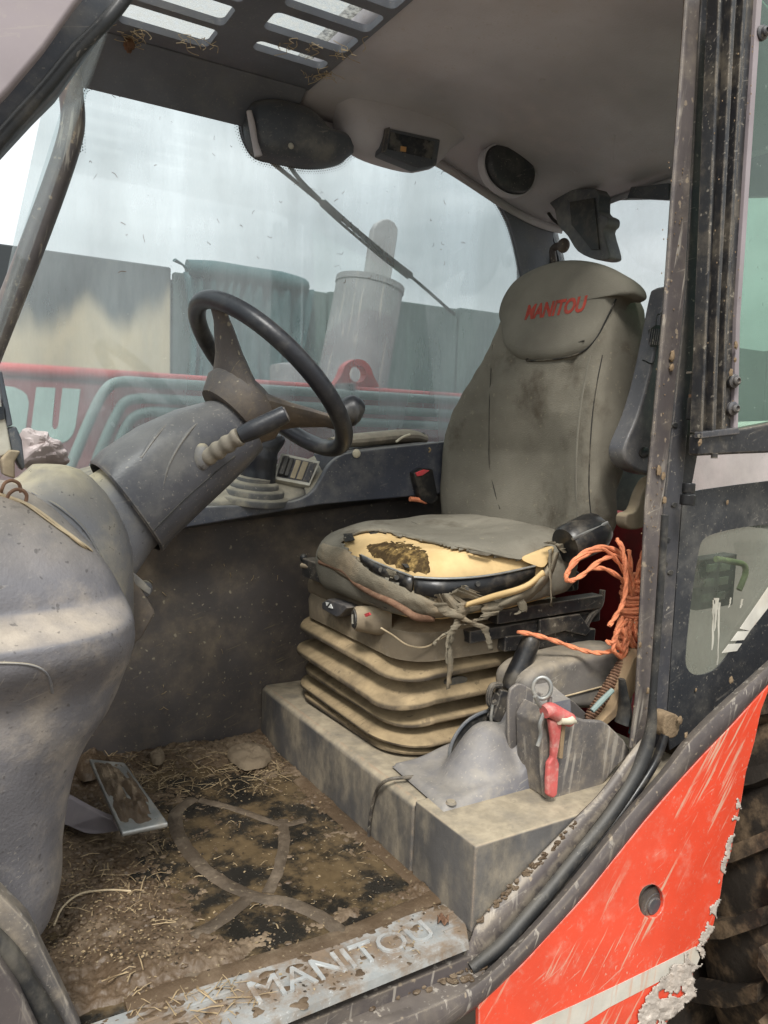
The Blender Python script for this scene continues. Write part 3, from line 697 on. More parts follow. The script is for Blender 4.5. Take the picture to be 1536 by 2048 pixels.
mh = G().grid(mudf, 460, 390)
o = stuff(mh.build('soil', 'mud', ang=80)); tag(o, 'brown trodden mud lying over the floor mat', 'soil')
cg = G(); rs = random.Random(3)
for i in range(420):
    k = rs.random()
    if k < .5: a, b = rs.uniform(110, 340), rs.uniform(1600, 1890)
    elif k < .75: a, b = rs.uniform(220, 570), rs.uniform(1490, 1580)
    else: a, b = rs.uniform(250, 860), rs.uniform(1600, 1980)
    p = PZ(a, b, .015)
    if p.x > .87 or p.y > 2.18 or p.y < 1.21: continue
    p.z = max(.008, mud_h(p.x, p.y)+.003); r = rs.uniform(.002, .007)*(1.3 if k < .5 else 1)
    cg.ell(p, (r*rs.uniform(.7, 1.4), r, r*.6), nu=7, nv=5, jit=.25)
o = stuff(cg.build('soil_clods', 'mud', ang=25)); tag(o, 'small crumbs of earth scattered over the floor', 'soil')
def clod(cpx, z, amp, seed, nm, mt, lab, cat_):
    rs = random.Random(seed); P = [V(p) for p in pzs(cpx, z)]; c = sum(P, V())/len(P); O_ = cat(P, 8, True); rings = []
    for k in range(14):
        t = 1-k/13.6; ring = []
        for p in O_:
            q = c+(p-c)*t*(1+.12*fbm(p.x, p.y, 40)); h = amp*(1-t**2.2)*(.7+.6*fbm(q.x+seed, q.y, 28))+.003*fbm(q.x, q.y, 120)
            ring.append(V((q.x, q.y, z+(max(h, .0) if k else -.012))))
        rings.append(ring)
    tag(stuff(G().loft(rings).build(nm, mt, ang=60)), lab, cat_)
clod([(455, 1500), (490, 1486), (530, 1490), (545, 1510), (520, 1528), (480, 1530)], .03, .022, 15, 'straw_clod', 'mud_light', 'matted clod of straw and mud against the seat plinth', 'clod')
clod([(300, 1505), (318, 1496), (330, 1508), (322, 1520), (305, 1520)], .035, .02, 16, 'straw_clod', 'mud_light', 'small pale clod of earth at the foot of the side wall', 'clod')
clod([(150, 1520), (190, 1500), (215, 1512), (200, 1545), (160, 1550)], .05, .03, 18, 'straw_clod', 'mud', 'lump of pale earth behind the top of the pedal', 'clod')

# straw scattered over floor, sill and plinth
sg = G(); rs = random.Random(11)
def straw(p, L_, w, a, tilt=0.):
    d = V((math.cos(a), math.sin(a), tilt)); s = V((-math.sin(a), math.cos(a), 0))*w; u = V((0, 0, w*.8))
    m_ = p+d*L_*.5+V((rs.uniform(-1, 1)*L_*.08, rs.uniform(-1, 1)*L_*.08, rs.uniform(0, .005))); e = p+d*L_
    v = []
    for q in (p, m_, e): v += [q+s, q+u, q-s]
    f = []
    for i in (0, 3):
        for j in range(3): k = (j+1) % 3; f.append((i+j, i+k, i+3+k, i+3+j))
    sg.add(v, f)
zones = [((210, 1500), (560, 1575), 230, .02, .012, .07), ((90, 1620), (330, 1850), 110, .025, .01, .05), ((250, 1600), (850, 1900), 70, .02, .005, .022),
         ((470, 1480), (560, 1530), 60, .035, .015, .06), ((240, 1960), (520, 2040), 70, .012, .01, .05)]
for (a, b, n, z, l0, l1) in zones:
    for i in range(n):
        p = PZ(rs.uniform(a[0], b[0]), rs.uniform(a[1], b[1]), z)
        if p.x > .86 or p.y > 2.18: continue
        if p.y > 1.206: p.z = max(.010, mud_h(p.x, p.y)+.005)
        else: p.z = .0125
        straw(p, rs.uniform(l0, l1), rs.uniform(.0004, .0014), rs.uniform(0, 6.28), rs.uniform(-.08, .2))
o = stuff(sg.build('straw_litter', 'straw', smooth=False)); tag(o, 'short straw pieces strewn over the muddy floor', 'straw')
ty = G().tube([PY(a, b, 2.19) for a, b in ((240, 1524), (330, 1511), (420, 1498), (475, 1486), (500, 1478))], .004, 8, 4)
ty.tube([PY(a, b, 2.185) for a, b in ((250, 1530), (340, 1517), (430, 1500), (505, 1487))], .003, 8, 4)
tag(ty.build('baling_twine', 'pipe_green'), 'blue green baling twine lying along the foot of the side wall', 'twine')
tw = G().tube([PZ(a, b, .035) for a, b in ((108, 1850), (125, 1815), (160, 1788), (215, 1780), (262, 1782))], .002, 6, 5)
tag(tw.build('dry_stalk', 'twine'), 'long curved dry stalk lying on the dark soil', 'stalk')

# fine chaff: flakes of husk and bark trodden into the mud
for nm, mt, n_, sd, lb in (('husk_flakes', 'straw', 1700, 61, 'pale flakes of husk trodden into the floor mud'), ('bark_flakes', 'dark_chaff', 1500, 62, 'dark flakes of bark and dung trodden into the floor mud')):
    hg_ = G(); rs = random.Random(sd)
    while len(hg_.f) < n_:
        k = rs.random()
        if k < .35: a, b = rs.uniform(200, 575), rs.uniform(1480, 1590)
        elif k < .75: a, b = rs.uniform(90, 360), rs.uniform(1600, 1940)
        else: a, b = rs.uniform(230, 880), rs.uniform(1580, 2030)
        p = PZ(a, b, .012)
        if p.x > .88 or p.y > 2.19 or p.y < 1.09: continue
        p.z = max(.0105, mud_h(p.x, p.y)+.0045) if p.y > 1.206 else .0122
        an = rs.uniform(0, 6.28); l = rs.uniform(.0012, .0045); w = l*rs.uniform(.25, .8)
        d = V((math.cos(an), math.sin(an), rs.uniform(-.3, .3)))*l; e = V((-math.sin(an), math.cos(an), rs.uniform(-.3, .3)))*w
        hg_.add([p-d, p-e, p+d, p+e], [(0, 1, 2, 3)])
    o = stuff(hg_.build(nm, mt, smooth=False, fixn=False)); tag(o, lb, 'chaff')
# foot pedal
pd = thing('foot_pedal', 'square mud caked metal foot pedal on a pale bent arm', 'pedal', (.3, 1.75, .0))
pc = pzs([(178, 1540), (250, 1548), (337, 1645), (243, 1665)], .115)
pc[0].z = pc[1].z = .145
g = G().prism(pc, (0, 0, -.012)); g.build('plate', 'zinc', pd, bevel=.004)
def pt(u, v, dz=.001): 
    a = pc[0].lerp(pc[1], u); b = pc[3].lerp(pc[2], u); return a.lerp(b, v)+V((0, 0, dz))
G().grid(lambda u, v: pt(.04+.9*u, .02+.94*v, -.0015+.010*min(1, 6*u*(1-u))*min(1, 6*v*(1-v))*(1.0+1.6*fbm(u*.3, v*.4, 14))), 40, 44).build('mud_cake', 'mud', pd)
arm = pzs([(60, 1590), (130, 1610), (180, 1640), (245, 1655)], .09)
g = G(); t_ = [PZ(a, b, .09) for a, b in ((60, 1560), (130, 1592), (185, 1622), (225, 1640))]; b_ = [PZ(a, b, .05) for a, b in ((60, 1625), (130, 1650), (180, 1668), (240, 1662))]
P = cat(t_, 5)+cat(b_, 5)[::-1]; g.prism(P, (.006, .02, 0)); g.build('arm', 'mauve_paint', pd, bevel=.002)

# ---- tread plate on the door sill with raised lettering
sp = thing('sill_plate', 'muddy aluminium sill tread plate embossed with capital letters', 'sill plate', (.5, 1.13, 0))
pp = [V((-.2, 1.205, .006)), V((.80, 1.2, .006)), V((.888, 1.197, .006)), V((.903, 1.155, .006)), V((.885, 1.115, .006)), V((.862, 1.078, .006)), V((-.2, 1.062, .006))]
G().prism(pp, (0, 0, .005)).build('plate', 'aluminium', sp, bevel=.002)
G().prism([V((-.2, 1.061, .011)), V((.861, 1.077, .011)), V((.862, 1.075, -.004)), V((-.2, 1.059, -.004))], (0, .003, 0)).build('front_lip', 'aluminium', sp)
g = G().text('MANITOU', (.455, 1.112, .0118), (1, .008, 0), (0, 1, 0), .08, .0032, shear=.0, bold=.0, width=.36)
g.build('lettering', 'worn_alu', sp, bevel=.0012, smooth=False)
for (x0, x1) in ((.835, .885), (.16, .425)):
    for k in range(3):
        y = 1.12+.022*k; G().tube([(x0+.012*k if x0 > .5 else x0, y, .0115), (x1 if x0 < .5 else x1-.012+.008*k, y+.001, .0115)], .0032, 8, 1, flat=.7).build('ridge', 'aluminium', sp)
# mud splashes on the plate
def splat(g, c, r, rs, z=.0004, n=16):
    c = V(c); ph = rs.uniform(0, 6); base = []
    for i in range(n):
        a = 2*math.pi*i/n; k = r*(.75+.22*math.sin(a*2+ph)+.16*math.sin(a*3+ph*2)+rs.uniform(-.06, .06)); base.append(c+V((k*math.cos(a)*1.5, k*math.sin(a), 0)))
    g.loft([base, [c+(p-c)*.7+V((0, 0, r*.10+z)) for p in base], [c+(p-c)*.25+V((0, 0, r*.16+z)) for p in base]])
mg = G(); rs = random.Random(5)
for i in range(95):
    x = rs.choice((rs.uniform(.2, .88), rs.uniform(.25, .6))); y = rs.uniform(1.075, 1.195)
    splat(mg, (x, y, .0105), rs.choice((rs.uniform(.0015, .006), rs.uniform(.0015, .006), rs.uniform(.006, .014))), rs)
for i in range(40): splat(mg, (rs.uniform(.2, .88), rs.uniform(1.188, 1.206), .010), rs.uniform(.004, .011), rs)
o = stuff(mg.build('mud_splashes', 'mud')); tag(o, 'brown mud splashed over the aluminium sill plate', 'mud')
lf = G().grid(lambda u, v: PZ(875+22*u, 1848-14*v+6*u, .014)+V((0, 0, .012*math.sin(u*5+v*3)**2)), 8, 8)
tag(lf.build('dead_leaf', 'rust', solid=.001), 'curled brown dead leaf on the end of the sill plate', 'leaf')

# ---- seat plinth
bx = thing('seat_plinth', 'dusty grey box plinth under the suspension seat', 'plinth', (1.2, 1.6, 0))
def plinth(y0, y1, x1=1.62):
    return G().prism([V((.888, y0, .0)), V((x1, y0, 0)), V((x1, y0, .165)), V((.905, y0, .172)), V((.890, y0, .160))], (0, y1-y0, 0))
plinth(1.322, 2.19).build('main_cover', 'seatbox', bx, bevel=.006, seg=2)
G().prism([V((.888, 1.104, 0)), V((1.62, 1.104, 0)), V((1.62, 1.104, .178)), V((.89, 1.104, .178))], (0, .212, 0)).build('end_cover', 'seatbox', bx, bevel=.005, seg=2)
G().bb((.895, 1.312, 0), (1.6, 1.326, .16)).build('seam', 'rubber', bx)
cb = G().tube([PX(a, b, .882) for a, b in ((742, 1730), (738, 1660), (750, 1590), (775, 1560))]+[PZ(a, b, .185) for a, b in ((840, 1550), (900, 1515), (935, 1480))], .004, 8, 5)
tag(cb.build('thin_cable', 'black_steel'), 'thin black cable draped over the front edge of the plinth', 'cable')

# ================================================================== SEAT
seat = thing('operator_seat', 'worn grey fabric suspension seat with torn cushion exposing yellow foam', 'seat', (1.25, 1.72, .17))
# bellows
def bel(z, ins, r=.12, x0=.94, x1=1.56, y0=1.492, y1=2.105, n=9):
    ring = rrect((x0+x1)/2, (y0+y1)/2, (x1-x0)/2-ins, (y1-y0)/2-ins, r, z, n)
    for p in ring:   # folds sag in the middle of every side and curl at the corners
        u = (p.x-(x0+x1)/2)/((x1-x0)/2); v = (p.y-(y0+y1)/2)/((y1-y0)/2)
        p.z += -.030*(u*u*v*v)*(1 if u < 0 and v < 0 else .3)*min(1, (z-.17)/.12)+.005*math.sin(p.x*17+z*55)*math.sin(p.y*15+z*20)
        kk = .009*math.sin(p.y*13+z*60)*math.sin(p.x*9+z*31); p.x += kk*(1 if u < 0 else 0); p.y += kk*(1 if v < 0 else 0)
    return ring
g = G(); rings = []
zs = [(.186, .010), (.216, -.004), (.266, .004), (.328, -.010), (.398, -.004)]
rings.append(bel(.172, .05))
for i, (z, ins) in enumerate(zs):
    nz_ = zs[i+1][0] if i < 4 else .44
    rings += [bel(z-.013, ins+.052), bel(z-.011, ins+.02), bel(z-.008, ins+.003), bel(z-.002, ins), bel(z+.004, ins+.002), bel(z+.009, ins+.014), bel(z+.013+.2*max(0, nz_-z-.03), ins+.045), bel(z+.5*(nz_-z)+.002, ins+.066)]
rings += [bel(.44, .045), bel(.455, .05)]
g.loft(rings).build('bellows', 'bellows', seat, ang=60)
bb_ = g.bvh(); bh = caster(bb_)
# maker's oval tab
c = bh(912, 1362, .004); tn = V((0, -1, .25)).normalized()
bd = G().loft([[c+V((.034*math.cos(a)*k, 0, .0125*math.sin(a)*k))+tn*h for a in [2*math.pi*i/28 for i in range(28)]] for k, h in ((1, -.012), (1, .003), (.93, .006))]).build('badge', 'badge', seat)
G().text('KAB', c+tn*.0062+V((-.020, 0, -.0065)), (1, 0, 0), (0, .2, 1), .019, .0016, bold=.01, width=.04).build('lettering', 'badge', bd, smooth=False)
# upper housing
g = G()
for z0, z1, a, b_ in ((.425, .50, (.962, 1.475), (1.60, 2.08)),):
    g.loft([rrect(1.285, 1.78, .322, .30, .09, .42, 8), rrect(1.285, 1.78, .325, .303, .09, .47, 8), rrect(1.285, 1.78, .318, .296, .085, .49, 8), rrect(1.29, 1.78, .29, .27, .07, .50, 8)])
g.build('upper_housing', 'housing', seat)
hg = caster(g.bvh())
# second housing step at left front
G().bb((.965, 1.66, .485), (1.1, 2.04, .535)).build('housing_step', 'housing', seat, bevel=.015, seg=3)
G().bb((.93, 1.52, .545), (1.55, 2.0, .60)).build('seat_pan', 'black_steel', seat, bevel=.006)
# slide rails on the near side
for (a, b, y, h) in (((985, 1232), (1195, 1200), 1.46, .018), ((930, 1272), (1190, 1228), 1.475, .016), ((1000, 1285), (1180, 1268), 1.47, .02)):
    p, q = PY(*a, y), PY(*b, y); d = (q-p); L_ = d.length; m_ = Matrix((d.normalized(), V((0, 1, 0)), d.normalized().cross(V((0, 1, 0))))).transposed()
    G().box((p+q)/2, (L_/2, .02, h), m_).build('slide_rail', 'black_steel', seat, bevel=.004)
hook = pys([(1165, 1265), (1180, 1235), (1200, 1210), (1205, 1180)], 1.45)
G().tube(hook, .008, 8, 5).build('release_hook', 'black_steel', seat)
G().prism(pys([(1080, 1240), (1160, 1228), (1182, 1260), (1172, 1272), (1130, 1262), (1080, 1275)], 1.44), (0, .01, 0)).build('bracket', 'black_steel', seat, bevel=.002)

# cushion
CX, CY = 1.21, 1.70
def cring(z, ins, r=.15):
    ring = rrect(CX, CY, .285-ins, .305-ins, r, z, 22)
    for p in ring: p.z += (p.x-.93)*.075
    return ring
g = G(); rr_ = []
prof = [(.53, .03), (.54, .012), (.555, .004), (.575, 0), (.595, -.002), (.61, -.002), (.625, 0), (.64, .004), (.652, .009), (.663, .016), (.673, .026), (.681, .04), (.686, .056), (.689, .075), (.690, .095), (.689, .12), (.686, .15), (.682, .19)]
def dens(p, n=2):
    o = []
    for i in range(len(p)-1):
        for j in range(n): t = j/n; o.append((p[i][0]*(1-t)+p[i+1][0]*t, p[i][1]*(1-t)+p[i+1][1]*t))
    return o+[p[-1]]
RS = [cring(z, i) for z, i in dens(prof, 2)]
# subdivide the straight sides so folds and the tear have room
def densring(r, mx=.012):
    o = []
    for i in range(len(r)):
        a, b = r[i], r[(i+1) % len(r)]; n = max(1, math.ceil((b-a).length/mx))
        for j in range(n): o.append(a.lerp(b, j/n))
    return o
n_ref = None; RD = []
ref = densring(RS[8]); 
cnts = [max(1, math.ceil((RS[8][(i+1) % len(RS[8])]-RS[8][i]).length/.012)) for i in range(len(RS[8]))]
for r in RS:
    o = []
    for i in range(len(r)):
        a, b = r[i], r[(i+1) % len(r)]
        for j in range(cnts[i]): o.append(a.lerp(b, j/cnts[i]))
    RD.append(o)
gc = G().loft(RD)
for p in gc.v:
    p.z += .003*math.sin(p.x*31+p.y*12)*math.sin(p.y*23)+.004*max(0, NZ.noise(V((p.x*9+p.y*5, p.y*26-p.x*8, 1))))*(1 if p.z > .66 else .3)
full = gc.bvh(); ch = caster(full)
TEAR = [(688, 1090), (690, 1074), (726, 1060), (760, 1062), (800, 1072), (836, 1076), (877, 1087), (915, 1096), (960, 1106), (1000, 1114), (1053, 1119), (1075, 1102), (1103, 1094), (1108, 1104), (1088, 1140), (1066, 1160), (1040, 1178), (990, 1198), (930, 1212), (875, 1204), (830, 1182), (790, 1166), (747, 1146), (716, 1120)]
TEAR = cat2(TEAR, 4)
rs = random.Random(2)
TEARJ = [(x+rs.uniform(-3, 3), y+rs.uniform(-2.5, 2.5)) for x, y in TEAR]
cov = G(); cov.v = [p.copy() for p in gc.v]
for f in gc.f:
    if len(f) > 4: cov.f.append(f); continue
    c = sum((gc.v[i] for i in f), V())/4; x, y = proj(c)
    if inpoly(x, y, TEARJ) and c.y < 1.95 and not (c.x > 1.3 and c.y > 1.6): continue
    cov.f.append(f)
cu = cov.build('cushion', 'fabric', seat, solid=.004, ang=60)
# foam core under the cover, slightly inset
fo = G()
fc = V((CX, CY, .6))
fo.v = [V((CX+(p.x-CX)*.972, CY+(p.y-CY)*.975, p.z-.005+.002*math.sin(p.x*60)*math.sin(p.y*50))) for p in gc.v]
fo.f = list(gc.f)
foam = fo.build('foam', 'foam', seat, ang=60); fh = caster(fo.bvh())
def on_surface(h, l, off): return [h(a, b, off) for a, b in l]
def patch(h, outline, off, thick, n=10):
    """a thin skin following the surface behind an outline"""
    O_ = outline; cx_ = sum(a for a, b in O_)/len(O_); cy_ = sum(b for a, b in O_)/len(O_)
    rings = []
    for k in range(n):
        t = 1-k/(n-.5)
        rings.append([h(cx_+(a-cx_)*t, cy_+(b-cy_)*t, off if k else -.002) for a, b in O_])
    return G().loft(rings)
rs = random.Random(12)
DP = cat2([(730, 1095), (738, 1086), (775, 1083), (810, 1084), (838, 1091), (857, 1104), (864, 1122), (862, 1147), (835, 1148), (800, 1138), (760, 1120), (738, 1108)], 6)
DP = [(a+rs.uniform(-4, 4), b+rs.uniform(-3, 3)) for a, b in DP]
patch(fh, DP, .0016, .004).build('burnt_patch', 'foam_dirty', foam)
# red padding edge beside the hole
# steel pan rim exposed in the tear
def strip(h, top, bot, off, mat, name, parent, thick=.004):
    T = cat([h(a, b, off) for a, b in top], 5); B = cat([h(a, b, off) for a, b in bot], 5); n = len(T)
    g = G(); v = T+B; f = [(i, i+1, n+i+1, n+i) for i in range(n-1)]; g.add(v, f)
    return g.build(name, mat, parent, solid=thick)
rl = strip(fh, [(720, 1109), (760, 1127), (825, 1152)], [(724, 1124), (760, 1150), (824, 1184)], .019, 'black_gloss', 'pan_rim', seat, .008)
rl2 = strip(fh, [(827, 1153), (880, 1156), (940, 1154), (1000, 1146), (1070, 1131)], [(829, 1186), (880, 1197), (935, 1199), (1000, 1188), (1068, 1152)], .015, 'black_gloss', 'pan_rim', seat, .008)
for rim_, l in ((rl, ((722, 1110), (760, 1128), (824, 1153))), (rl2, ((828, 1154), (880, 1157), (940, 1155), (1000, 1147), (1070, 1132)))):
    G().tube([fh(a, b, .0225) for a, b in l], .0028, 8, 4).build('worn_edge', 'zinc', rim_)
for (a, b, rim_) in ((762, 1140, rl), (793, 1155, rl), (933, 1178, rl2), (956, 1168, rl2)):
    p = fh(a, b, .0235); n_ = (CAM-p).normalized()
    G().loft([circ(p, V((-.3, -1, .1)), .0062, 14), circ(p+V((0, -.0012, 0)), V((-.3, -1, .1)), .0055, 14)]).build('hole', 'rubber', rim_)
# rolled edge of the cover along the top of the tear
fl_ = [(690, 1078), (722, 1062), (765, 1060), (805, 1068), (845, 1078), (885, 1086), (930, 1094), (975, 1104), (1020, 1114), (1058, 1118)]
rs = random.Random(4)
g = G().tube([ch(a, b, .006) for a, b in fl_], [.006, .008, .011, .012, .011, .012, .010, .008, .007, .005], 12, 5, flat=.55)
for p in g.v: p += V((rs.uniform(-1, 1), rs.uniform(-1, 1), rs.uniform(-1, 1)))*.0012
g.build('rolled_edge', 'fabric', seat, ang=70)
def flap(pts, off, mat='fabric_dark', name='torn_flap', curl=.012):
    O_ = [ch(a, b, off) for a, b in pts]; c = sum(O_, V())/len(O_)
    g = G(); n = len(O_)
    v = O_+[c+V((0, -.004, curl))]; f = [(i, (i+1) % n, n) for i in range(n)]
    g.add(v, f); return g.build(name, mat, seat, solid=.002, smooth=False)
flap([(713, 1040), (735, 1036), (770, 1041), (772, 1052), (740, 1052), (724, 1052)], .004, curl=.003)
flap([(687, 1068), (704, 1067), (710, 1080), (690, 1084)], .012, curl=.004)
flap([(935, 1100), (985, 1108), (975, 1112), (940, 1106)], .014, curl=.003)
# slumped lower hem
HT = [(632, 1080), (662, 1092), (690, 1098), (716, 1122), (747, 1147), (790, 1168), (830, 1184), (875, 1206), (930, 1214), (990, 1200), (1040, 1180), (1066, 1162), (1088, 1142), (1106, 1106)]
HBm = [(624, 1098), (642, 1122), (670, 1142), (704, 1164), (742, 1188), (790, 1212), (832, 1230), (878, 1240), (935, 1242), (1000, 1226), (1050, 1204), (1085, 1174), (1106, 1142), (1118, 1104)]
HT = cat2(HT, 8, False); HBm = cat2(HBm, 8, False); nh = len(HT); KH = 12
def hemf(i, k):
    t = k/KH; a = HT[i][0]*(1-t)+HBm[i][0]*t; b = HT[i][1]*(1-t)+HBm[i][1]*t
    w = i/nh; right = sst(.45, .65, w)
    off = .004+(.010+.016*right)*math.sin(math.pi*min(1, t*1.02))**.8
    off += (.003+.005*right)*math.sin(i*.42+t*3.2)*math.sin(math.pi*t)+.003*NZ.noise(V((i*.35, t*4, 1)))
    if k == KH: b += 4*right*NZ.noise(V((i*.9, 7, 2)))
    return ch(a, b, off)
g = G(); v = [hemf(i, k) for i in range(nh) for k in range(KH+1)]
g.add(v, [(i*(KH+1)+k, (i+1)*(KH+1)+k, (i+1)*(KH+1)+k+1, i*(KH+1)+k+1) for i in range(nh-1) for k in range(KH)])
g.build('sagging_hem', 'fabric_torn', seat, ang=75, solid=.003)
strip(ch, [(935, 1205), (985, 1188), (1050, 1168), (1085, 1140)], [(930, 1214), (985, 1200), (1050, 1180), (1090, 1150)], .03, 'foam', 'foam_sliver', seat, .006)
patch(ch, cat2([(1040, 1118), (1060, 1106), (1100, 1092), (1108, 1100), (1090, 1135), (1062, 1130)], 4), .014, .003).build('foam_corner', 'foam', seat)
# shreds hanging from the near front corner
def shred(pts, w, y, name='fabric_shred', mat='fabric_torn'):
    P = cat(pys(pts, y), 5); n = len(P); g = G(); rs2 = random.Random(len(pts)+int(pts[0][0]))
    v = []
    for i, p in enumerate(P):
        k = w*(1-.75*i/n)*rs2.uniform(.7, 1.25); v += [p+V((-k, rs2.uniform(-.004, .004), 0)), p+V((k, rs2.uniform(-.004, .004), rs2.uniform(-.004, .004)))]
    g.add(v, [(2*i, 2*i+1, 2*i+3, 2*i+2) for i in range(n-1)]); return g.build(name, mat, seat, solid=.0025)
SY = 1.385
shred([(925, 1205), (925, 1225), (915, 1245), (905, 1262), (898, 1290), (900, 1340), (896, 1378)], .018, SY)
shred([(985, 1205), (982, 1225), (968, 1235), (945, 1243), (930, 1250)], .03, SY)
shred([(880, 1205), (895, 1225), (930, 1240), (965, 1255), (975, 1272), (980, 1300)], .02, SY-.004)
shred([(1020, 1190), (1040, 1200), (1046, 1222), (1030, 1228)], .022, SY)
shred([(905, 1260), (890, 1268), (872, 1280), (866, 1290)], .008, SY)
shred([(898, 1270), (893, 1300), (895, 1330)], .006, SY-.006)
shred([(1100, 1100), (1101, 1150), (1103, 1212)], .006, SY-.01)
shred([(1095, 1085), (1118, 1090), (1128, 1105)], .016, SY-.01)

# backrest
gb = G(); rings = []
BK = [(.672, 1.462, .10, 1.425, 2.055), (.70, 1.448, .12, 1.412, 2.068), (.76, 1.445, .125, 1.403, 2.078), (.86, 1.447, .125, 1.400, 2.080), (.96, 1.450, .145, 1.402, 2.072), (1.03, 1.455, .155, 1.404, 2.045), (1.09, 1.462, .158, 1.406, 2.005),
      (1.15, 1.472, .158, 1.408, 1.960), (1.20, 1.482, .158, 1.412, 1.925), (1.25, 1.495, .155, 1.417, 1.905), (1.30, 1.508, .145, 1.424, 1.890), (1.35, 1.520, .125, 1.440, 1.870), (1.385, 1.53, .085, 1.47, 1.84), (1.41, 1.54, .07, 1.50, 1.80), (1.425, 1.552, .045, 1.55, 1.74)]
def interp(T, z):
    for i in range(len(T)-1):
        if z <= T[i+1][0]:
            k = (z-T[i][0])/(T[i+1][0]-T[i][0]); k2 = k*k*(3-2*k)*.4+k*.6
            return [a+(b-a)*k2 for a, b in zip(T[i], T[i+1])]
    return T[-1]
nz_ = 70
for i in range(nz_+1):
    z = .672+(1.425-.672)*i/nz_
    z_, xf, th, y0, y1 = interp(BK, z)
    r = rrect(xf+th/2, (y0+y1)/2, th/2, (y1-y0)/2, min(.034, th*.4), z, 8)
    o = []
    for q in range(len(r)):
        a, b = r[q], r[(q+1) % len(r)]; n = max(1, int((r[q]-r[(q+1) % len(r)]).length > .1)*18)
        for j in range(n): o.append(a.lerp(b, j/n))
    if i == 0: n0_ = len(o)
    for p in o:
        if p.x < xf+th*.45:
            v = (p.y-(y0+y1)/2)/((y1-y0)/2)
            low = max(0, min(1, (1.12-z)/.2))
            p.x += .044*low*max(0, 1-abs(v)**2.5*1.6)*(.6+.4*math.sin((z-.67)/.45*math.pi))
            p.x += .0025*math.sin(p.y*40+z*23)*math.sin(z*31)*low
            if abs(abs(v)-.56) < .035 and z < 1.2: p.x += .008
        else:
            p.x += .004*math.sin(z*45+p.y*9)
        if p.y < y0+.03: p.y += .006*math.sin(z*48+p.x*60)*max(0, min(1, (1.05-z)/.2))*(p.x-xf)/th
    rings.append(o)
m_ = min(len(r) for r in rings)
rings = [r for r in rings if len(r) == n0_]
gb.loft(rings); back = gb.build('backrest', 'fabric', seat, ang=70); kh = caster(gb.bvh())
def seam(h, l, r, parent, mat='fabric_dark', name='seam', off=.001): return G().tube([h(a, b, off) for a, b in l], r, 6, 5).build(name, mat, parent)
seam(kh, ((985, 690), (982, 740), (979, 800), (978, 870), (979, 930), (990, 985), (1000, 1018)), .0013, back, off=.0005)
seam(kh, ((1183, 1040), (1178, 980), (1180, 900), (1186, 820), (1195, 760), (1205, 710)), .0015, back, off=.0005)
G().tube([kh(a, b, .001) for a, b in ((1156, 1045), (1152, 980), (1153, 900), (1160, 820), (1172, 750), (1180, 712))], .004, 8, 5, flat=.5).build('piping', 'fabric_pad', back)
# head pad
HP = cat2([(1002, 650), (998, 625), (1008, 592), (1032, 560), (1075, 535), (1130, 521), (1185, 524), (1232, 540), (1262, 562), (1270, 582), (1258, 592), (1234, 597), (1215, 640), (1192, 685), (1165, 708), (1115, 722), (1052, 722), (1018, 706), (1004, 680)], 5)
HX = 1.50
hp3 = []
for a, b in HP:
    p = PX(a, b, HX+.0); p = PX(a, b, 1.478+.10*(p.z-1.18)/.3); hp3.append(p)
pn = V((-1, 0, .25)).normalized()
gp = G().pillow(hp3, pn, .026, 9, back=.045, p=3.0)
pad = gp.build('head_pad', 'fabric_pad', seat, ang=75); ph_ = gp.bvh(); pch = caster(ph_)
seam(pch, HP_edge := [(1020, 708), (1052, 719), (1112, 718), (1160, 706), (1190, 680), (1212, 640), (1232, 598)], .0025, pad, off=.001)
def to_pad(p):
    h = ph_.ray_cast(p-V((.3, 0, 0)), V((1, 0, 0)))
    return V((h[0].x+(p.x-1.478)-.0005, p.y, p.z)) if h[0] is not None else p
a, b = PX(1043, 638, 1.478), PX(1161, 621, 1.478)
g = G().text('MANITOU', V((1.478, a.y, a.z)), (0, -1, (b.z-a.z)/(a.y-b.y)), (0, .0, 1), .058, .0008, bold=.035, width=abs(a.y-b.y), post=to_pad)
g.build('lettering', 'seat_red', pad, smooth=False)
# recliner cover at the cushion's rear corner
p, q = PY(1192, 1062, 1.375), PY(1130, 1092, 1.375)
g = G().loft([circ(p+V((.03, 0, 0)), q-p, .028, 22), circ(p, q-p, .048, 22), circ(p.lerp(q, .2), q-p, .052, 22), circ(p.lerp(q, .9), q-p, .05, 22), circ(q, q-p, .044, 22)])
g.build('recliner_cover', 'black_gloss', seat)
G().tube([PY(1215, 1045, 1.335), PY(1145, 1078, 1.335)], .004, 6, 1).build('recliner_strip', 'zinc', seat)
# pleated bolster skirt under the backrest
# front lifting bar and rod
g = G().tube([PX(a, b, .925) for a, b in ((640, 1124), (688, 1142), (712, 1166))]+[PX(a, b, .915) for a, b in ((745, 1188), (778, 1202))]+[PX(806, 1218, .925), PX(832, 1234, .945), PX(866, 1238, 1.0)], [.007, .0085, .008, .007, .008, .0085, .009, .007], 10, 5)
g.build('lift_bar', 'rust', seat)
G().tube([PX(604, 1131, .93), PX(650, 1140, .95)], .0075, 10, 1).build('rod_end', 'housing', seat)
G().ell(PX(607, 1116, .95), (.011, .011, .013)).build('stop_knob', 'rubber', seat)
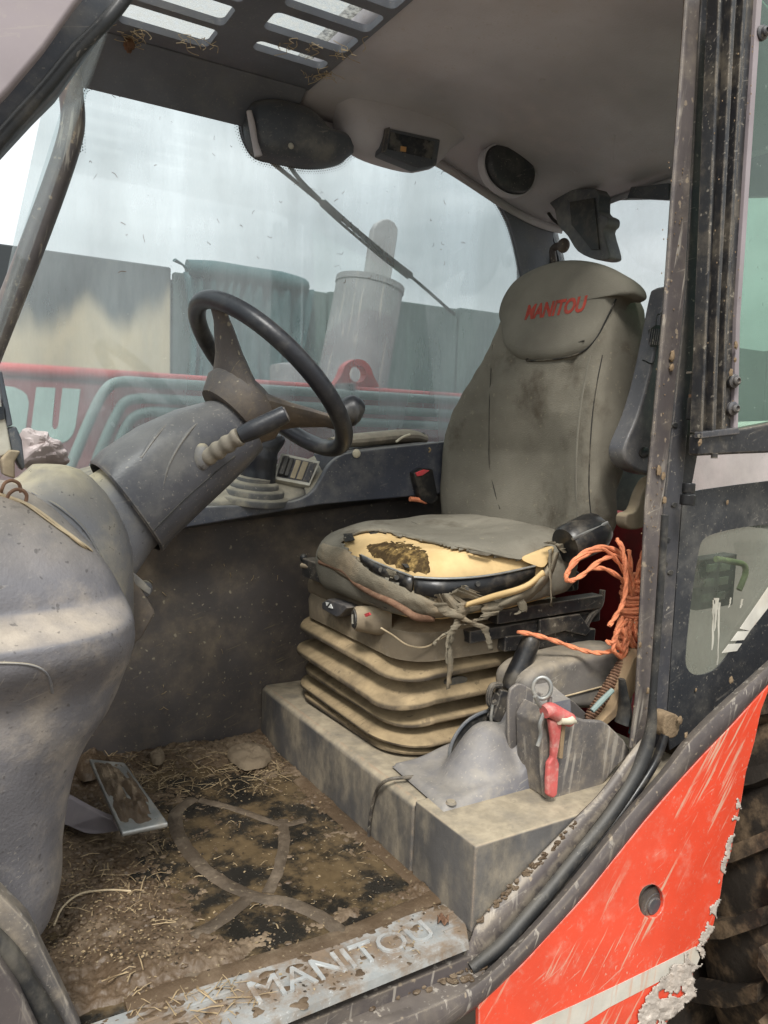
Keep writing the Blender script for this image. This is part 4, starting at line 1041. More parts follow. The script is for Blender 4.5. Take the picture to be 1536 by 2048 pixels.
# weight adjuster and toggle
p = PX(676, 1215, .93); 
G().prism(pxs([(643, 1205), (655, 1198), (690, 1210), (695, 1216), (680, 1232), (672, 1235), (643, 1218)], .925), (.035, 0, 0)).build('height_toggle', 'grey_steel', seat, bevel=.004)
for tri in (((651, 1204), (658, 1206), (653, 1212)), ((656, 1215), (661, 1208), (665, 1217))):
    G().prism(pxs(tri, .922), (.002, 0, 0)).build('arrow_mark', 'white_mark', seat, smooth=False)
a, b = PX(709, 1238, .915), PX(752, 1240, .955)
kb = G().loft([circ(a, V((1, -.25, 0)), .027, 24), circ(a+V((.006, 0, 0)), V((1, -.25, 0)), .031, 24), circ(a+V((.02, -.01, 0)), V((1, -.25, 0)), .033, 24), circ(b, V((1, -.4, 0)), .037, 24), circ(b+V((.03, -.02, 0)), V((1, -.5, 0)), .036, 24)]).build('adjuster_knob', 'housing', seat)
G().loft([circ(a+V((-.001, 0, 0)), V((1, -.25, 0)), .024, 24), circ(a+V((-.004, 0, 0)), V((1, -.25, 0)), .0225, 24)]).build('knob_face', 'rubber', kb)
G().prism(pxs([(703, 1229), (705, 1229), (705, 1246), (714, 1244), (714, 1246), (703, 1248)], .909), (.002, 0, 0)).build('symbol', 'gadget', kb, smooth=False)
G().prism(pxs([(728, 1228), (737, 1225), (740, 1230), (731, 1234)], .912), (.004, 0, 0)).build('red_window', 'buckle_red', kb)
G().tube([PY(a, b, 1.47) for a, b in ((762, 1256), (785, 1270), (815, 1290), (850, 1294), (880, 1278), (905, 1262))], .002, 6, 5).build('cable', 'twine', seat)
# belt buckle
g = G().prism(pys([(828, 946), (846, 936), (866, 938), (878, 1000), (862, 1010), (842, 1000)], 2.05), (0, .03, 0)); bk = g.build('belt_buckle', 'black_gloss', seat, bevel=.004)
G().prism(pys([(832, 946), (848, 939), (860, 941), (846, 951), (835, 953)], 2.045), (0, .008, 0)).build('release_button', 'buckle_red', bk, bevel=.002)
G().tube(pys([(852, 1004), (838, 1000), (820, 998)], 2.06), .008, 8, 4).build('buckle_tag', 'orange_rope', bk)
# armrest folded up
AY = 1.345
ao = [(1296, 592), (1303, 580), (1315, 576), (1330, 578), (1350, 600), (1352, 760), (1330, 900), (1312, 940), (1290, 950), (1250, 944), (1224, 930), (1214, 908), (1218, 882), (1240, 830), (1262, 755), (1280, 670)]
arm = G().prism(pys(cat2(ao, 3), AY), (0, -.055, 0)).build('armrest', 'shroud_plastic', seat, bevel=.010, seg=3)
G().prism(pys([(1296, 660), (1310, 650), (1325, 652), (1325, 690), (1300, 695)], AY-.055), (0, -.003, 0)).build('grip_panel', 'rubber', arm)
for k in range(6):
    x = 1299+4.2*k; G().tube(pys([(x+2, 658), (x-3, 690)], AY-.058), .0016, 6, 1).build('grip_ridge', 'grey_steel', arm)
G().tube(pys([(1285, 720), (1308, 722), (1312, 640), (1320, 628), (1330, 626)], AY-.056), .0018, 6, 4).build('moulding', 'rubber', arm)
G().loft([circ(PY(1289, 905, AY-.0565), V((0, -1, 0)), .014, 20, .019), circ(PY(1289, 905, AY-.058), V((0, -1, 0)), .0125, 20, .0175)]).build('pivot_recess', 'black_gloss', arm)
G().prism(pys(cat2([(1262, 985), (1280, 955), (1302, 952), (1308, 968), (1292, 1000), (1284, 1040), (1262, 1054), (1240, 1056), (1230, 1046), (1232, 1026), (1250, 1018)], 3), AY+.01), (0, -.035, 0)).build('armrest_bracket', 'housing', seat, bevel=.006)

# ================================================================== PARKING BRAKE, POCKET AND SMALL THINGS ON THE PLINTH
bc = thing('brake_cover', 'dusty grey moulded parking brake cover with a rounded hump', 'cover', (1.08, 1.36, .178))
def bcz(x, y):
    h = .012
    r = math.hypot((x-1.095)/.12, (y-1.345)/.088); h += .092*(1-sst(.0, 1.05, r**1.35))
    k = sst(1.13, 1.225, x-.10*(y-1.30)); h += k*.185*(.8+.2*sst(1.25, 1.4, y))*sst(1.50, 1.44, y)
    h += .022*sst(.96, 1.1, x)
    return h
def bcf(u, v):
    x = .915+.36*u; y = 1.245+.24*v
    e = min(u*.36, v*.24, (1-v)*.24); 
    k = max(0, min(1, e/.012)); k = math.sqrt(k) if k < 1 else 1
    y2 = y-.03*(1-u)*(1-v)*0
    return V((x+.02*v*(1-u), y, .178+bcz(x, y)*(k)))
g = G().grid(bcf, 44, 34); g.build('moulding', 'brake_cover', bc, ang=70); bch = caster(g.bvh())
c = bch(902, 1607); G().loft([circ(c+V((0, 0, .001)), (0, 0, 1), .012, 16), circ(c+V((0, 0, .006)), (0, 0, 1), .009, 16)]).build('screw_boss', 'seatbox', bc)
slo = cat2([(902, 1530), (898, 1515), (908, 1478), (926, 1450), (955, 1428), (990, 1418), (1020, 1422), (1040, 1432), (1032, 1442), (1005, 1440), (975, 1452), (950, 1472), (935, 1500), (926, 1528), (912, 1536)], 3)
G().prism(pys(slo, 1.405), (0, .006, 0)).build('lever_slot', 'rubber', bc)
G().tube([PY(a, b, 1.402) for a, b in ((900, 1528), (900, 1500), (912, 1470), (935, 1442), (968, 1424), (1000, 1416))], .0045, 8, 5).build('slot_lip', 'dark_plastic', bc)
pb = thing('parking_brake_lever', 'black taped parking brake lever standing in the moulded cover', 'lever', PY(1000, 1450, 1.385))
LY = 1.385
G().tube(pys([(1022, 1378), (1030, 1355), (1046, 1320), (1060, 1285), (1064, 1276)], LY), [.0235, .026, .025, .024, .021], 18, 5).build('grip', 'black_gloss', pb)
G().prism(pys([(1004, 1380), (1034, 1386), (1040, 1400), (1026, 1438), (1000, 1448), (984, 1440), (996, 1408)], LY-.012), (0, .024, 0)).build('lever_body', 'black_steel', pb, bevel=.004)
G().tube(pys([(1000, 1385), (985, 1410), (968, 1440), (948, 1470)], LY+.03), .006, 8, 5).build('lever_shaft', 'grey_steel', pb)
G().tube(pys([(1002, 1370), (985, 1372), (978, 1390), (980, 1408), (994, 1404)], LY), .008, 8, 5).build('catch', 'black_steel', pb)
G().tube(pys([(985, 1410), (982, 1440), (990, 1447), (1015, 1446), (1024, 1436), (1020, 1426)], LY-.016), .0035, 8, 4).build('wire_clip', 'zinc', pb)

# rear side cover (rounded) behind the pocket
rc = thing('side_cover', 'grey rounded side cover behind the red handled tool', 'cover', (1.4, 1.42, .17))
g = G(); a = PY(1042, 1375, 1.40)
pr = pys(cat2([(1052, 1420), (1050, 1372), (1068, 1345), (1100, 1330), (1190, 1308), (1260, 1300), (1275, 1330), (1270, 1420)], 3, False), 1.33)
g.prism(pr, (0, .12, 0)); g.build('cover', 'side_grey', rc, bevel=.03, seg=4)
G().tube(pys([(1090, 1402), (1140, 1390), (1200, 1374), (1245, 1362)], 1.326), .002, 6, 2).build('joint_line', 'twine', rc)

pk = thing('door_pocket', 'scratched grey plastic bin beside the door seal', 'storage bin', (1.28, 1.2, .17))
po = cat2([(1083, 1452), (1096, 1420), (1112, 1416), (1135, 1428), (1170, 1440), (1205, 1442), (1228, 1460), (1262, 1502), (1232, 1536), (1200, 1578), (1172, 1610), (1150, 1614), (1120, 1606), (1088, 1592)], 2)
fr = [V((p.x, p.y+.0, p.z)) for p in pys(po, 1.185)]
G().prism(fr, (0, .012, 0)).build('front_wall', 'pocket', pk, bevel=.006, seg=3)
G().prism(pys([(1083, 1452), (1086, 1594), (1100, 1596), (1100, 1420)], 1.198), (.004, .09, 0)).build('side_wall', 'pocket', pk, bevel=.004)
G().prism([p+V((0, .11, .02)) for p in fr], (0, .01, 0)).build('back_wall', 'pocket', pk, bevel=.004)
hm = thing('glass_hammer', 'faded red emergency hammer with a pale tip in its holder', 'hammer', PY(1110, 1600, 1.165))
HY = 1.165
G().tube(pys([(1088, 1424), (1100, 1420), (1120, 1430), (1140, 1440)], HY), [.014, .0165, .016, .015], 16, 4).build('head', 'hammer_red', hm)
G().tube(pys([(1118, 1440), (1140, 1440), (1152, 1444)], HY-.008), [.010, .011, .003], 12, 3).build('tip', 'cream', hm)
hp_ = [(1100, 1440), (1126, 1444), (1122, 1480), (1116, 1516), (1120, 1528), (1118, 1560), (1116, 1590), (1108, 1598), (1096, 1592), (1096, 1560), (1098, 1528), (1106, 1516), (1106, 1480)]
G().prism(pys(hp_, HY-.004), (0, .014, 0)).build('handle', 'hammer_red', hm, bevel=.005, seg=3)
G().prism(pys([(1124, 1450), (1132, 1450), (1126, 1518), (1119, 1518)], HY), (0, .012, 0)).build('holder', 'wood', hm, bevel=.002)
lp = thing('linch_pin', 'metal linch pin ring hooked behind the red hammer head', 'pin', PY(1085, 1490, 1.19))
c = PY(1084, 1376, 1.175)
G().tube([c+V((.0, 0, 0))+(RT*math.cos(t)*.019+UP*math.sin(t)*.0225) for t in [2*math.pi*i/16 for i in range(16)]], .0045, 10, 2, closed=True).build('ring', 'zinc', lp)
G().tube(pys([(1070, 1392), (1078, 1408), (1092, 1420)], 1.175), .005, 8, 4).build('neck', 'zinc', lp)
G().tube(pys([(1100, 1394), (1098, 1412), (1094, 1424)], 1.175), .005, 8, 4).build('neck', 'zinc', lp)
G().tube(pys([(1088, 1425), (1080, 1448), (1082, 1468), (1075, 1492)], 1.17), .0045, 8, 4).build('tail', 'zinc', lp)

# odds and ends stuffed behind the pocket
wd_ = G().prism(pys([(1228, 1418), (1196, 1450), (1212, 1452), (1250, 1420), (1288, 1352), (1282, 1300), (1268, 1318)], 1.235), (0, .04, 0))
tag(wd_.build('wooden_stake', 'wood', bevel=.003), 'weathered wooden stake stuck behind the grey bin', 'stake')
g = G(); a, b = PY(1178, 1440, 1.27), PY(1262, 1300, 1.27); t, u, w = axes(b-a); n = 200
g.tube([a.lerp(b, i/n)+(u*math.cos(i*.85)+w*math.sin(i*.85))*.013 for i in range(n+1)], .0032, 6, 1)
g.cyl(a, b, .011, n=10)
tag(g.build('coil_spring', 'rust'), 'rusty tight coil spring leaning beside the wooden stake', 'spring')
g = G().tube(pys([(1184, 1422), (1200, 1405), (1225, 1380)], 1.22), [.006, .007, .006], 8, 3)
tag(g.build('grey_bolt', 'pipe_green'), 'short blue grey bolt in front of the rusty spring', 'bolt')
g = G().tube(pys([(1244, 1358), (1246, 1380), (1250, 1420), (1244, 1448)], 1.215), [.010, .013, .02, .022], 10, 4, flat=.5)
tag(g.build('rubber_flap', 'rubber'), 'black rubber flap hanging between stake and pillar', 'rubber flap')
g = G().tube(pys([(1274, 1420), (1270, 1440), (1262, 1468)], 1.2), [.006, .009, .007], 8, 4)
tag(g.build('teal_rag', 'tarp'), 'small teal scrap beside the black rubber flap', 'scrap')

# orange rope hank
rp_ = thing('rope_hank', 'orange plastic rope wound into a hank beside the door pillar', 'rope', PY(1260, 1320, 1.3))
RY = 1.30
g = G()
for k in range(15):       # wraps
    y = 1162+k*8.6+2*math.sin(k*2.3); off = .004*math.sin(k*1.7)
    c = PY(1284-k*.5, y, RY); P = []
    for i in range(12):
        a = 2*math.pi*i/12; P.append(c+V((.055*math.cos(a)+off, .038*math.sin(a), .010*math.sin(a*.5)*1+.010*math.cos(a)+.003*math.sin(a*2+k))))
    g.tube(P, .0057, 8, 3, closed=True)
wraps = g.build('wraps', 'orange_rope', rp_)
def rope(pts, r=.0056, n=1, name='strand', sp=.0):
    g = G()
    P = cat([PY(p[0], p[1], p[2] if len(p) > 2 else RY-.02) for p in pts], 8)
    for s_ in range(2):
        Q = []; 
        for i, p in enumerate(P):
            t = (P[min(i+1, len(P)-1)]-P[max(i-1, 0)]).normalized(); _, u, w = axes(t); a = i*.5+s_*math.pi
            Q.append(p+(u*math.cos(a)+w*math.sin(a))*r*.42)
        g.tube(Q, r*.72, 7, 1)
    return g.build(name, 'orange_rope', rp_)
rope([(1262, 1170), (1240, 1130), (1210, 1100), (1180, 1105), (1150, 1125), (1132, 1152), (1140, 1162), (1165, 1150), (1200, 1122), (1235, 1112), (1262, 1140)])
rope([(1270, 1180), (1245, 1115), (1215, 1095), (1178, 1100), (1148, 1122), (1134, 1148)])
rope([(1268, 1190), (1245, 1160), (1210, 1138), (1180, 1138)])
rope([(1233, 1078, 1.27), (1244, 1095, 1.255), (1250, 1130, 1.25), (1252, 1170, 1.25), (1246, 1205, 1.25), (1230, 1235, 1.25), (1218, 1252, 1.25)])
rope([(1275, 1200), (1285, 1140), (1292, 1108), (1300, 1090)])
rope([(1265, 1190), (1262, 1140), (1258, 1100)])
rope([(1272, 1190), (1275, 1145), (1290, 1098)])
rope([(1280, 1190), (1282, 1150), (1284, 1110), (1296, 1096)])
for (a, b, c_, d) in (((1245, 1235), (1232, 1265), (1240, 1298), (1272, 1312)), ((1240, 1238), (1246, 1262), (1262, 1290), (1278, 1300)), ((1262, 1240), (1258, 1262), (1268, 1288), (1282, 1296)),
                      ((1272, 1240), (1270, 1260), (1276, 1280), (1284, 1290)), ((1255, 1240), (1236, 1260), (1225, 1285), (1212, 1282)), ((1280, 1240), (1281, 1262), (1284, 1276), (1288, 1284)), ((1250, 1245), (1250, 1270), (1246, 1300), (1236, 1312)), ((1262, 1250), (1256, 1280), (1250, 1306), (1245, 1318)), ((1240, 1250), (1228, 1285), (1230, 1306), (1260, 1322))):
    rope([(*a, 1.275), (*b, 1.262), (*c_, 1.262), (*d, 1.275)], .0056)
rope([(1245, 1290, 1.27), (1215, 1304, 1.28), (1185, 1305, 1.3), (1150, 1296, 1.33), (1110, 1282, 1.35), (1070, 1270, 1.37), (1036, 1264, 1.38)], .0055)

# ================================================================== RIGHT SIDE CONSOLE
cs = thing('side_console', 'blue grey moulded side console with sloping dusty deck and switches', 'console', (1.1, 2.1, .7))
KY = 2.085
top = [PY(a, b, KY) for a, b in cat2([(330, 1016), (440, 1012), (500, 1010), (560, 1006), (600, 998), (625, 982), (640, 960), (656, 932), (676, 914), (700, 905), (760, 897), (880, 884), (960, 876)], 3, False)]
top += [V((1.95, KY, top[-1].z))]
bot = [V((1.95, KY, .80)), PY(640, 1010, KY), PY(350, 1060, KY), PY(290, 1070, KY)]
G().prism(top+bot, (0, .02, 0)).build('side_panel', 'console_plastic', cs, bevel=.006, seg=3)
G().prism([p+V((0, .02, 0)) for p in [V((1.06, KY, .80)), V((1.08, KY, .895)), V((1.12, KY, .905)), V((1.4, KY, .938)), V((1.95, KY, .95)), V((1.95, KY, .80))]], (0, .145, 0)).build('raised_top', 'console_plastic', cs, bevel=.006)
dk = [PY(300, 1016, KY+.015), PY(600, 1000, KY+.015), V((PY(640, 945, 2.24).x+.05, 2.24, .865)), V((.40, 2.24, .85))]
G().grid(lambda u, v: dk[0].lerp(dk[1], u).lerp(dk[3].lerp(dk[2], u), v)+V((0, 0, -.004)), 12, 8).build('deck', 'deck_plastic', cs, solid=.004)
G().prism([PY(612, 990, KY+.02), PY(700, 906, KY+.02), V((1.17, 2.24, .93)), V((1.02, 2.24, .86))], (0, 0, -.03)).build('switch_ramp', 'deck_plastic', cs, bevel=.003)
# underside return to the wall
G().prism([PY(290, 1068, KY+.02), PY(640, 1009, KY+.02), V((1.95, KY+.02, .80)), V((1.95, 2.2, .80)), V((.5, 2.2, .70))], (0, 0, .004)).build('underside', 'dark_plastic', cs)
# switch panel
sq = [PY(564, 909, 2.195), PY(638, 925, 2.16), PY(618, 971, 2.125), PY(549, 958, 2.16)]
def sqp(u, v, d=0.):
    n = (sq[1]-sq[0]).cross(sq[3]-sq[0]).normalized()
    if n.y > 0: n = -n
    return sq[0].lerp(sq[1], u).lerp(sq[3].lerp(sq[2], u), v)+n*d
def sbox(u0, u1, v0, v1, d0, d1): return G().loft([[sqp(u0, v0, d0), sqp(u1, v0, d0), sqp(u1, v1, d0), sqp(u0, v1, d0)], [sqp(u0, v0, d1), sqp(u1, v0, d1), sqp(u1, v1, d1), sqp(u0, v1, d1)]])
swp = sbox(-.02, 1.02, -.03, 1.03, -.02, .004).build('switch_panel', 'gadget', cs, bevel=.002)
sbox(.03, .97, .08, .92, .003, .0055).build('panel_face', 'grey_steel', swp)
for k, (u0, u1, m_, h) in enumerate(((.06, .2, 'rubber', .02), (.22, .34, 'rubber', .016), (.40, .54, 'switch_tan', .009), (.58, .74, 'switch_tan', .009), (.78, .94, 'grey_steel', .008))):
    sbox(u0, u1, .13, .88, .005, h).build('rocker_switch', m_, swp, bevel=.0025)
# console arm pad and small fittings
G().tube([V((1.10, 2.17, .93)), V((1.2, 2.17, .94)), V((1.38, 2.17, .958)), V((1.45, 2.17, .95))], [.03, .042, .042, .03], 14, 5, flat=.55).build('arm_pad', 'pad_tan', cs)
for a, b in ((812, 868), (844, 868)):
    p = PY(a, b+8, 2.16); dome(G().cyl(p, p+V((0, 0, .012)), .011), p+V((0, 0, .012)), (0, 0, 1), .011, .008).build('knob', 'rubber', cs)
G().tube(pys([(792, 884), (806, 874), (820, 869)], 2.09), .004, 6, 4).build('white_tie', 'cream', cs)
p = PY(713, 907, KY-.004); dome(G(), p, (0, -1, 0), .014, .006).build('plug', 'cream', cs)
fb = G().tube(pys([(858, 905), (861, 899), (858, 896)], KY-.003), .003, 6, 2); fb.build('straw_bit', 'straw', cs)

# joystick
js = thing('joystick', 'black control joystick on a ribbed dusty rubber boot', 'joystick', PY(505, 1000, 2.1))
JY = 2.165
jc = PY(506, 994, JY); g = G(); rings = []
ax = V((.05, -.12, 1)).normalized()
for z, r in ((-.012, .108), (.003, .110), (.008, .106), (.010, .092), (.023, .091), (.029, .087), (.031, .073), (.043, .072), (.048, .066), (.050, .054), (.060, .053), (.064, .044)):
    rings.append(circ(jc+ax*z, ax, r, 32))
g.loft(rings).build('boot', 'deck_plastic', js, ang=50)
g = G(); A = JY
spine = pys([(514, 968), (516, 940), (518, 915), (522, 896), (526, 884)], A)
g.tube(spine, [.056, .052, .056, .05, .036], 18, 5); g.build('stem', 'rim_black', js)
hd = cat2([(474, 922), (480, 898), (500, 884), (530, 872), (554, 868), (570, 877), (566, 892), (554, 910), (548, 934), (515, 946), (486, 940)], 4)
G().pillow(pys(hd, A-.01), (0, -1, .25), .04, 7, back=.05).build('grip', 'rim_black', js)
G().tube([p+V((0, -.028, .005)) for p in pys([(505, 892), (530, 882), (556, 878)], A)], [.006, .010, .007], 10, 5).build('rocker', 'black_gloss', js)

# ================================================================== STEERING
sw = thing('steering_column', 'black steering wheel on a grey shrouded tilting column', 'steering wheel', (.35, 1.7, .7))
WC = V((.70, 1.7, 1.08)); WN = V((.707, 0, .707)); E1 = V((0, 1, 0)); E2 = V((-.707, 0, .707)); WR = .226
def wp(a, k=1., d=0.): return WC+(E1*math.cos(a)+E2*math.sin(a))*WR*k+WN*d
G().tube([wp(2*math.pi*i/48) for i in range(48)], .0205, 16, 2, closed=True).build('rim', 'rim_black', sw)
hubc = WC-WN*.085
rim_sp = []
for a, wid in ((R(104), .03), (R(222), .026), (R(-22), .026)):
    P = [wp(a, .97), wp(a, .80, -.012), wp(a, .5, -.045), wp(a, .2, -.08), hubc]
    G().tube(P, [.024, wid*1.0, wid*1.7, wid*3.0, wid*3.3], 14, 6, flat=.42, up=WN).build('spoke', 'wall_plastic', sw)
g = G().loft([circ(hubc+WN*d, WN, r, 28) for d, r in ((-.05, .085), (-.01, .105), (.015, .1), (.035, .07), (.04, .02))]); g.build('hub', 'wall_plastic', sw)
# spinner style knob behind the rim
kn = PY(702, 822, 1.78); G().tube([kn+V((-.09, 0, -.03)), kn+V((-.03, 0, -.01)), kn, kn+V((.02, 0, -.006))], [.012, .028, .042, .034], 14, 5).build('indicator_stalk', 'rim_black', sw)
# shroud: flares away from the wheel
HC = V((.630, 1.7, .965)); CN = V((.819, 0, .574)); CE = V((-.574, 0, .819))
def colr(t, rx, ry, n=36, sq=2.6, dx=0.):
    c = HC-CN*t+CE*dx; o = []
    for i in range(n):
        a = 2*math.pi*i/n; ca, sa = math.cos(a), math.sin(a)
        o.append(c+E1*rx*math.copysign(abs(ca)**(2/sq), ca)+CE*ry*math.copysign(abs(sa)**(2/sq), sa))
    return o
g = G().loft([colr(-.01, .045, .05), colr(-.004, .066, .07), colr(.03, .078, .083, dx=.006), colr(.10, .094, .100, dx=.012), colr(.19, .107, .112, dx=.014), colr(.28, .114, .118, dx=.008), colr(.312, .116, .119), colr(.316, .111, .114), colr(.26, .104, .107)], cap=True)
shroud = g.build('shroud', 'shroud_plastic', sw, ang=45); shh = caster(g.bvh())
G().tube([shh(a, b, .0) for a, b in ((306, 1062), (370, 998), (425, 950), (470, 912))], .002, 6, 5).build('split_line', 'rubber', shroud)
for l in (((345, 836), (310, 872), (280, 915)), ((412, 830), (372, 868), (338, 925), (322, 985))):
    G().tube([shh(a, b, -.003) for a, b in l], [.003, .008, .006, .003][:len(l)], 10, 5, flat=.5).build('pressed_crease', 'shroud_plastic', shroud)
G().loft([colr(.25, .090, .093), colr(.33, .096, .10, dx=-.004), colr(.39, .110, .115, dx=-.012), colr(.46, .128, .135, dx=-.025), colr(.56, .15, .15, dx=-.04)]).build('inner_sleeve', 'base_plastic', sw)
# column stalk with ribbed boot
sk = PY(410, 912, 1.57)
s0, s1, s2, s3 = PY(412, 916, 1.60), PY(440, 892, 1.57), PY(480, 872, 1.54), PY(572, 828, 1.50)
ks = G().tube([s2, s2.lerp(s3, .3), s2.lerp(s3, .92), s3], [.017, .0205, .019, .0165], 16, 4).build('lever_grip', 'rim_black', sw)
dr = (s3-s2).normalized(); G().loft([circ(s3, dr, .0165, 16), circ(s3+dr*.003, dr, .014, 16)]).build('end_cap', 'grey_steel', ks)
g = G(); n = 40; P = [s0.lerp(s2, i/n) for i in range(n+1)]
g.tube(P, [.0185+.0017*math.sin(i/n*2*math.pi*3.5) for i in range(n+1)], 14, 1); g.build('lever_boot', 'pad_tan', sw)
G().ell(PY(404, 914, 1.605), (.02, .02, .03)).build('lever_collar', 'base_plastic', sw)

# ================================================================== DASH POD
dp = thing('dash_pod', 'large bulbous grey plastic dash pod below the steering column', 'dashboard', (0, 1.4, .05))
T = [(1850, 85), (1818, 110), (1750, 128), (1680, 130), (1600, 140), (1530, 155), (1470, 180), (1400, 225), (1330, 253), (1285, 262), (1262, 264), (1240, 263), (1215, 260), (1185, 250), (1150, 232), (1110, 205), (1075, 175), (1045, 145), (1015, 110), (990, 68), (972, 35)]
g = G(); rings = []
PYC = 1.42
pts = [PY(a, b, PYC) for b, a in T]
pp_ = cat(pts, 5)
for p in pp_:
    z, xr = p.z, p.x
    near = 1.42-.13*sst(.90, .66, z)**.8-.075*sst(.665, .615, z)+.05*sst(.60, .50, z)+.02*sst(.45, .2, z)
    far = 1.66; xl = -.42
    cx, cy, hx, hy = (xr+xl)/2, (near+far)/2, (xr-xl)/2, (far-near)/2
    ring = []
    for i in range(56):
        a = 2*math.pi*i/56; ca, sa = math.cos(a), math.sin(a)
        e = 2/2.7
        ring.append(V((cx+hx*math.copysign(abs(ca)**e, ca), cy+hy*math.copysign(abs(sa)**e, sa), z)))
    rings.append(ring)
g.loft(rings); pod = g.build('main_shell', 'pod_plastic', dp, ang=80); dh = caster(g.bvh())
G().tube([dh(a, b, -.001) for a, b in ((-40, 1326), (20, 1326), (62, 1330), (88, 1342), (100, 1362), (104, 1385))], .0035, 8, 5, flat=.6).build('panel_edge', 'base_plastic', pod)
G().tube([dh(a, b, .001) for a, b in ((-10, 985), (60, 1012), (120, 1055), (170, 1095), (208, 1120))], .0035, 8, 5).build('edge_strip', 'twine', pod)
# humped column base behind the pod
g = G()
HB = [(1150, 262), (1100, 260), (1060, 250), (1020, 232), (985, 210), (955, 182), (938, 158), (931, 135)]
rings = []
for b, a in HB:
    p = PY(a, b, 1.62); xl = PY(20 if b > 960 else 75+(960-b)*1.2, b, 1.62).x-.04
    cx, hx = (p.x+xl)/2, (p.x-xl)/2; k = (p.z-.70)/.19
    hy = .17*math.sqrt(max(.02, 1-max(0, k)**2*.9))
    rings.append([V((cx+hx*math.cos(q*2*math.pi/40), 1.62+hy*math.sin(q*2*math.pi/40), p.z)) for q in range(40)])
r0_ = [p-V((0, 0, .12)) for p in rings[0]]
g.loft([r0_]+rings); g.build('column_base', 'base_plastic', dp, ang=80); bs = caster(g.bvh())
G().tube([bs(a, b, .001) for a, b in ((65, 985), (120, 1015), (170, 1060), (205, 1120))], .004, 8, 5, flat=.6).build('base_crease', 'base_plastic', dp)
# bracket under the shroud
G().prism(pys([(236, 1150), (268, 1150), (300, 1205), (312, 1226), (285, 1275), (258, 1300)], 1.60), (0, .05, 0)).build('lower_bracket', 'wall_plastic', dp, bevel=.006)
G().prism(pys([(262, 1140), (266, 1168), (300, 1192), (304, 1180), (285, 1160)], 1.60), (0, .03, 0)).build('bracket_lip', 'base_plastic', dp, bevel=.003)
G().ell(PY(287, 1178, 1.72), (.02, .008, .02)).build('knob', 'base_plastic', dp)
# twine ribbon end and wire loops
wl = thing('wire_loop', 'outer rusty wire loop standing on top of the pod by the left edge', 'wire', dh(20, 985), 'wire loops on the pod')
G().tube([dh(2, 985)+V((0, .0, .0)), PY(4, 978, 1.42), PY(10, 966, 1.42), PY(24, 961, 1.42), PY(38, 968, 1.42), PY(42, 985, 1.42)], .003, 8, 5).build('wire', 'rust', wl)
w2 = thing('wire_loop', 'inner rusty wire loop beside the pale strip on the pod', 'wire', dh(40, 1000), 'wire loops on the pod')
G().tube([PY(14, 996, 1.40), PY(20, 986, 1.40), PY(32, 979, 1.40), PY(45, 981, 1.40), PY(53, 990, 1.40), PY(52, 1003, 1.40)], .003, 8, 5).build('wire', 'rust', w2)
rb = G().tube([dh(a, b, .003) for a, b in ((35, 1000), (60, 1014), (120, 1058), (180, 1098), (215, 1116), (223, 1130))], [.002, .004, .004, .005, .005, .003], 8, 5, flat=.4)
tag(rb.build('straw_ribbon', 'twine'), 'pale straw coloured strip lying along the pod edge', 'strip')

# ---- instrument display and bag on the left of the dash
ds = thing('dash_display', 'dusty display module with dark side housing at the far left', 'display', PY(10, 960, 1.75))
DY = 1.72
G().prism(pys([(-60, 800), (0, 795), (14, 850), (24, 905), (8, 912), (-60, 930)], DY), (0, .05, 0)).build('face_plate', 'gadget', ds, bevel=.004)
G().prism(pys([(14, 856), (32, 852), (44, 880), (50, 935), (44, 942), (24, 905)], DY+.004), (0, .06, 0)).build('side_housing', 'dark_plastic', ds, bevel=.004)
G().prism(pys([(2, 920), (20, 900), (42, 902), (30, 922), (30, 958), (6, 950)], DY-.03), (0, .05, 0)).build('socket', 'housing', ds, bevel=.004)
G().prism(pys([(-4, 742), (4, 742), (26, 850), (14, 855)], DY), (0, .04, 0)).build('mount_bar', 'dark_plastic', ds, bevel=.003)
G().prism(pys([(-10, 815), (8, 812), (10, 838), (-10, 842)], DY-.004), (0, .004, 0)).build('screen', 'screen', ds)
G().prism(pys([(-60, 1000), (60, 985), (250, 930), (260, 945), (80, 1020), (-60, 1040)], 1.98), (0, .24, 0)).build('front_shelf', 'deck_plastic', ds, bevel=.01)
rs = random.Random(21)
bo = cat2([(40, 868), (48, 858), (62, 862), (88, 864), (96, 876), (112, 882), (126, 898), (134, 916), (132, 930), (100, 932), (48, 930), (42, 900)], 4)
g = G(); Bp = pys(bo, 1.93); g.pillow(Bp, (0, -1, .2), .05, 10, back=.05, p=1.6)
for p in g.v:
    k = math.sin(p.x*95+p.z*60)*math.sin(p.z*120-p.x*40); p += V((.3, -1, .4))*(.010*abs(k)+rs.uniform(0, .003))
bg_ = g.build('plastic_bag', 'bag', ang=18); tag(bg_, 'crumpled pinkish white bag behind the dash pod', 'bag')

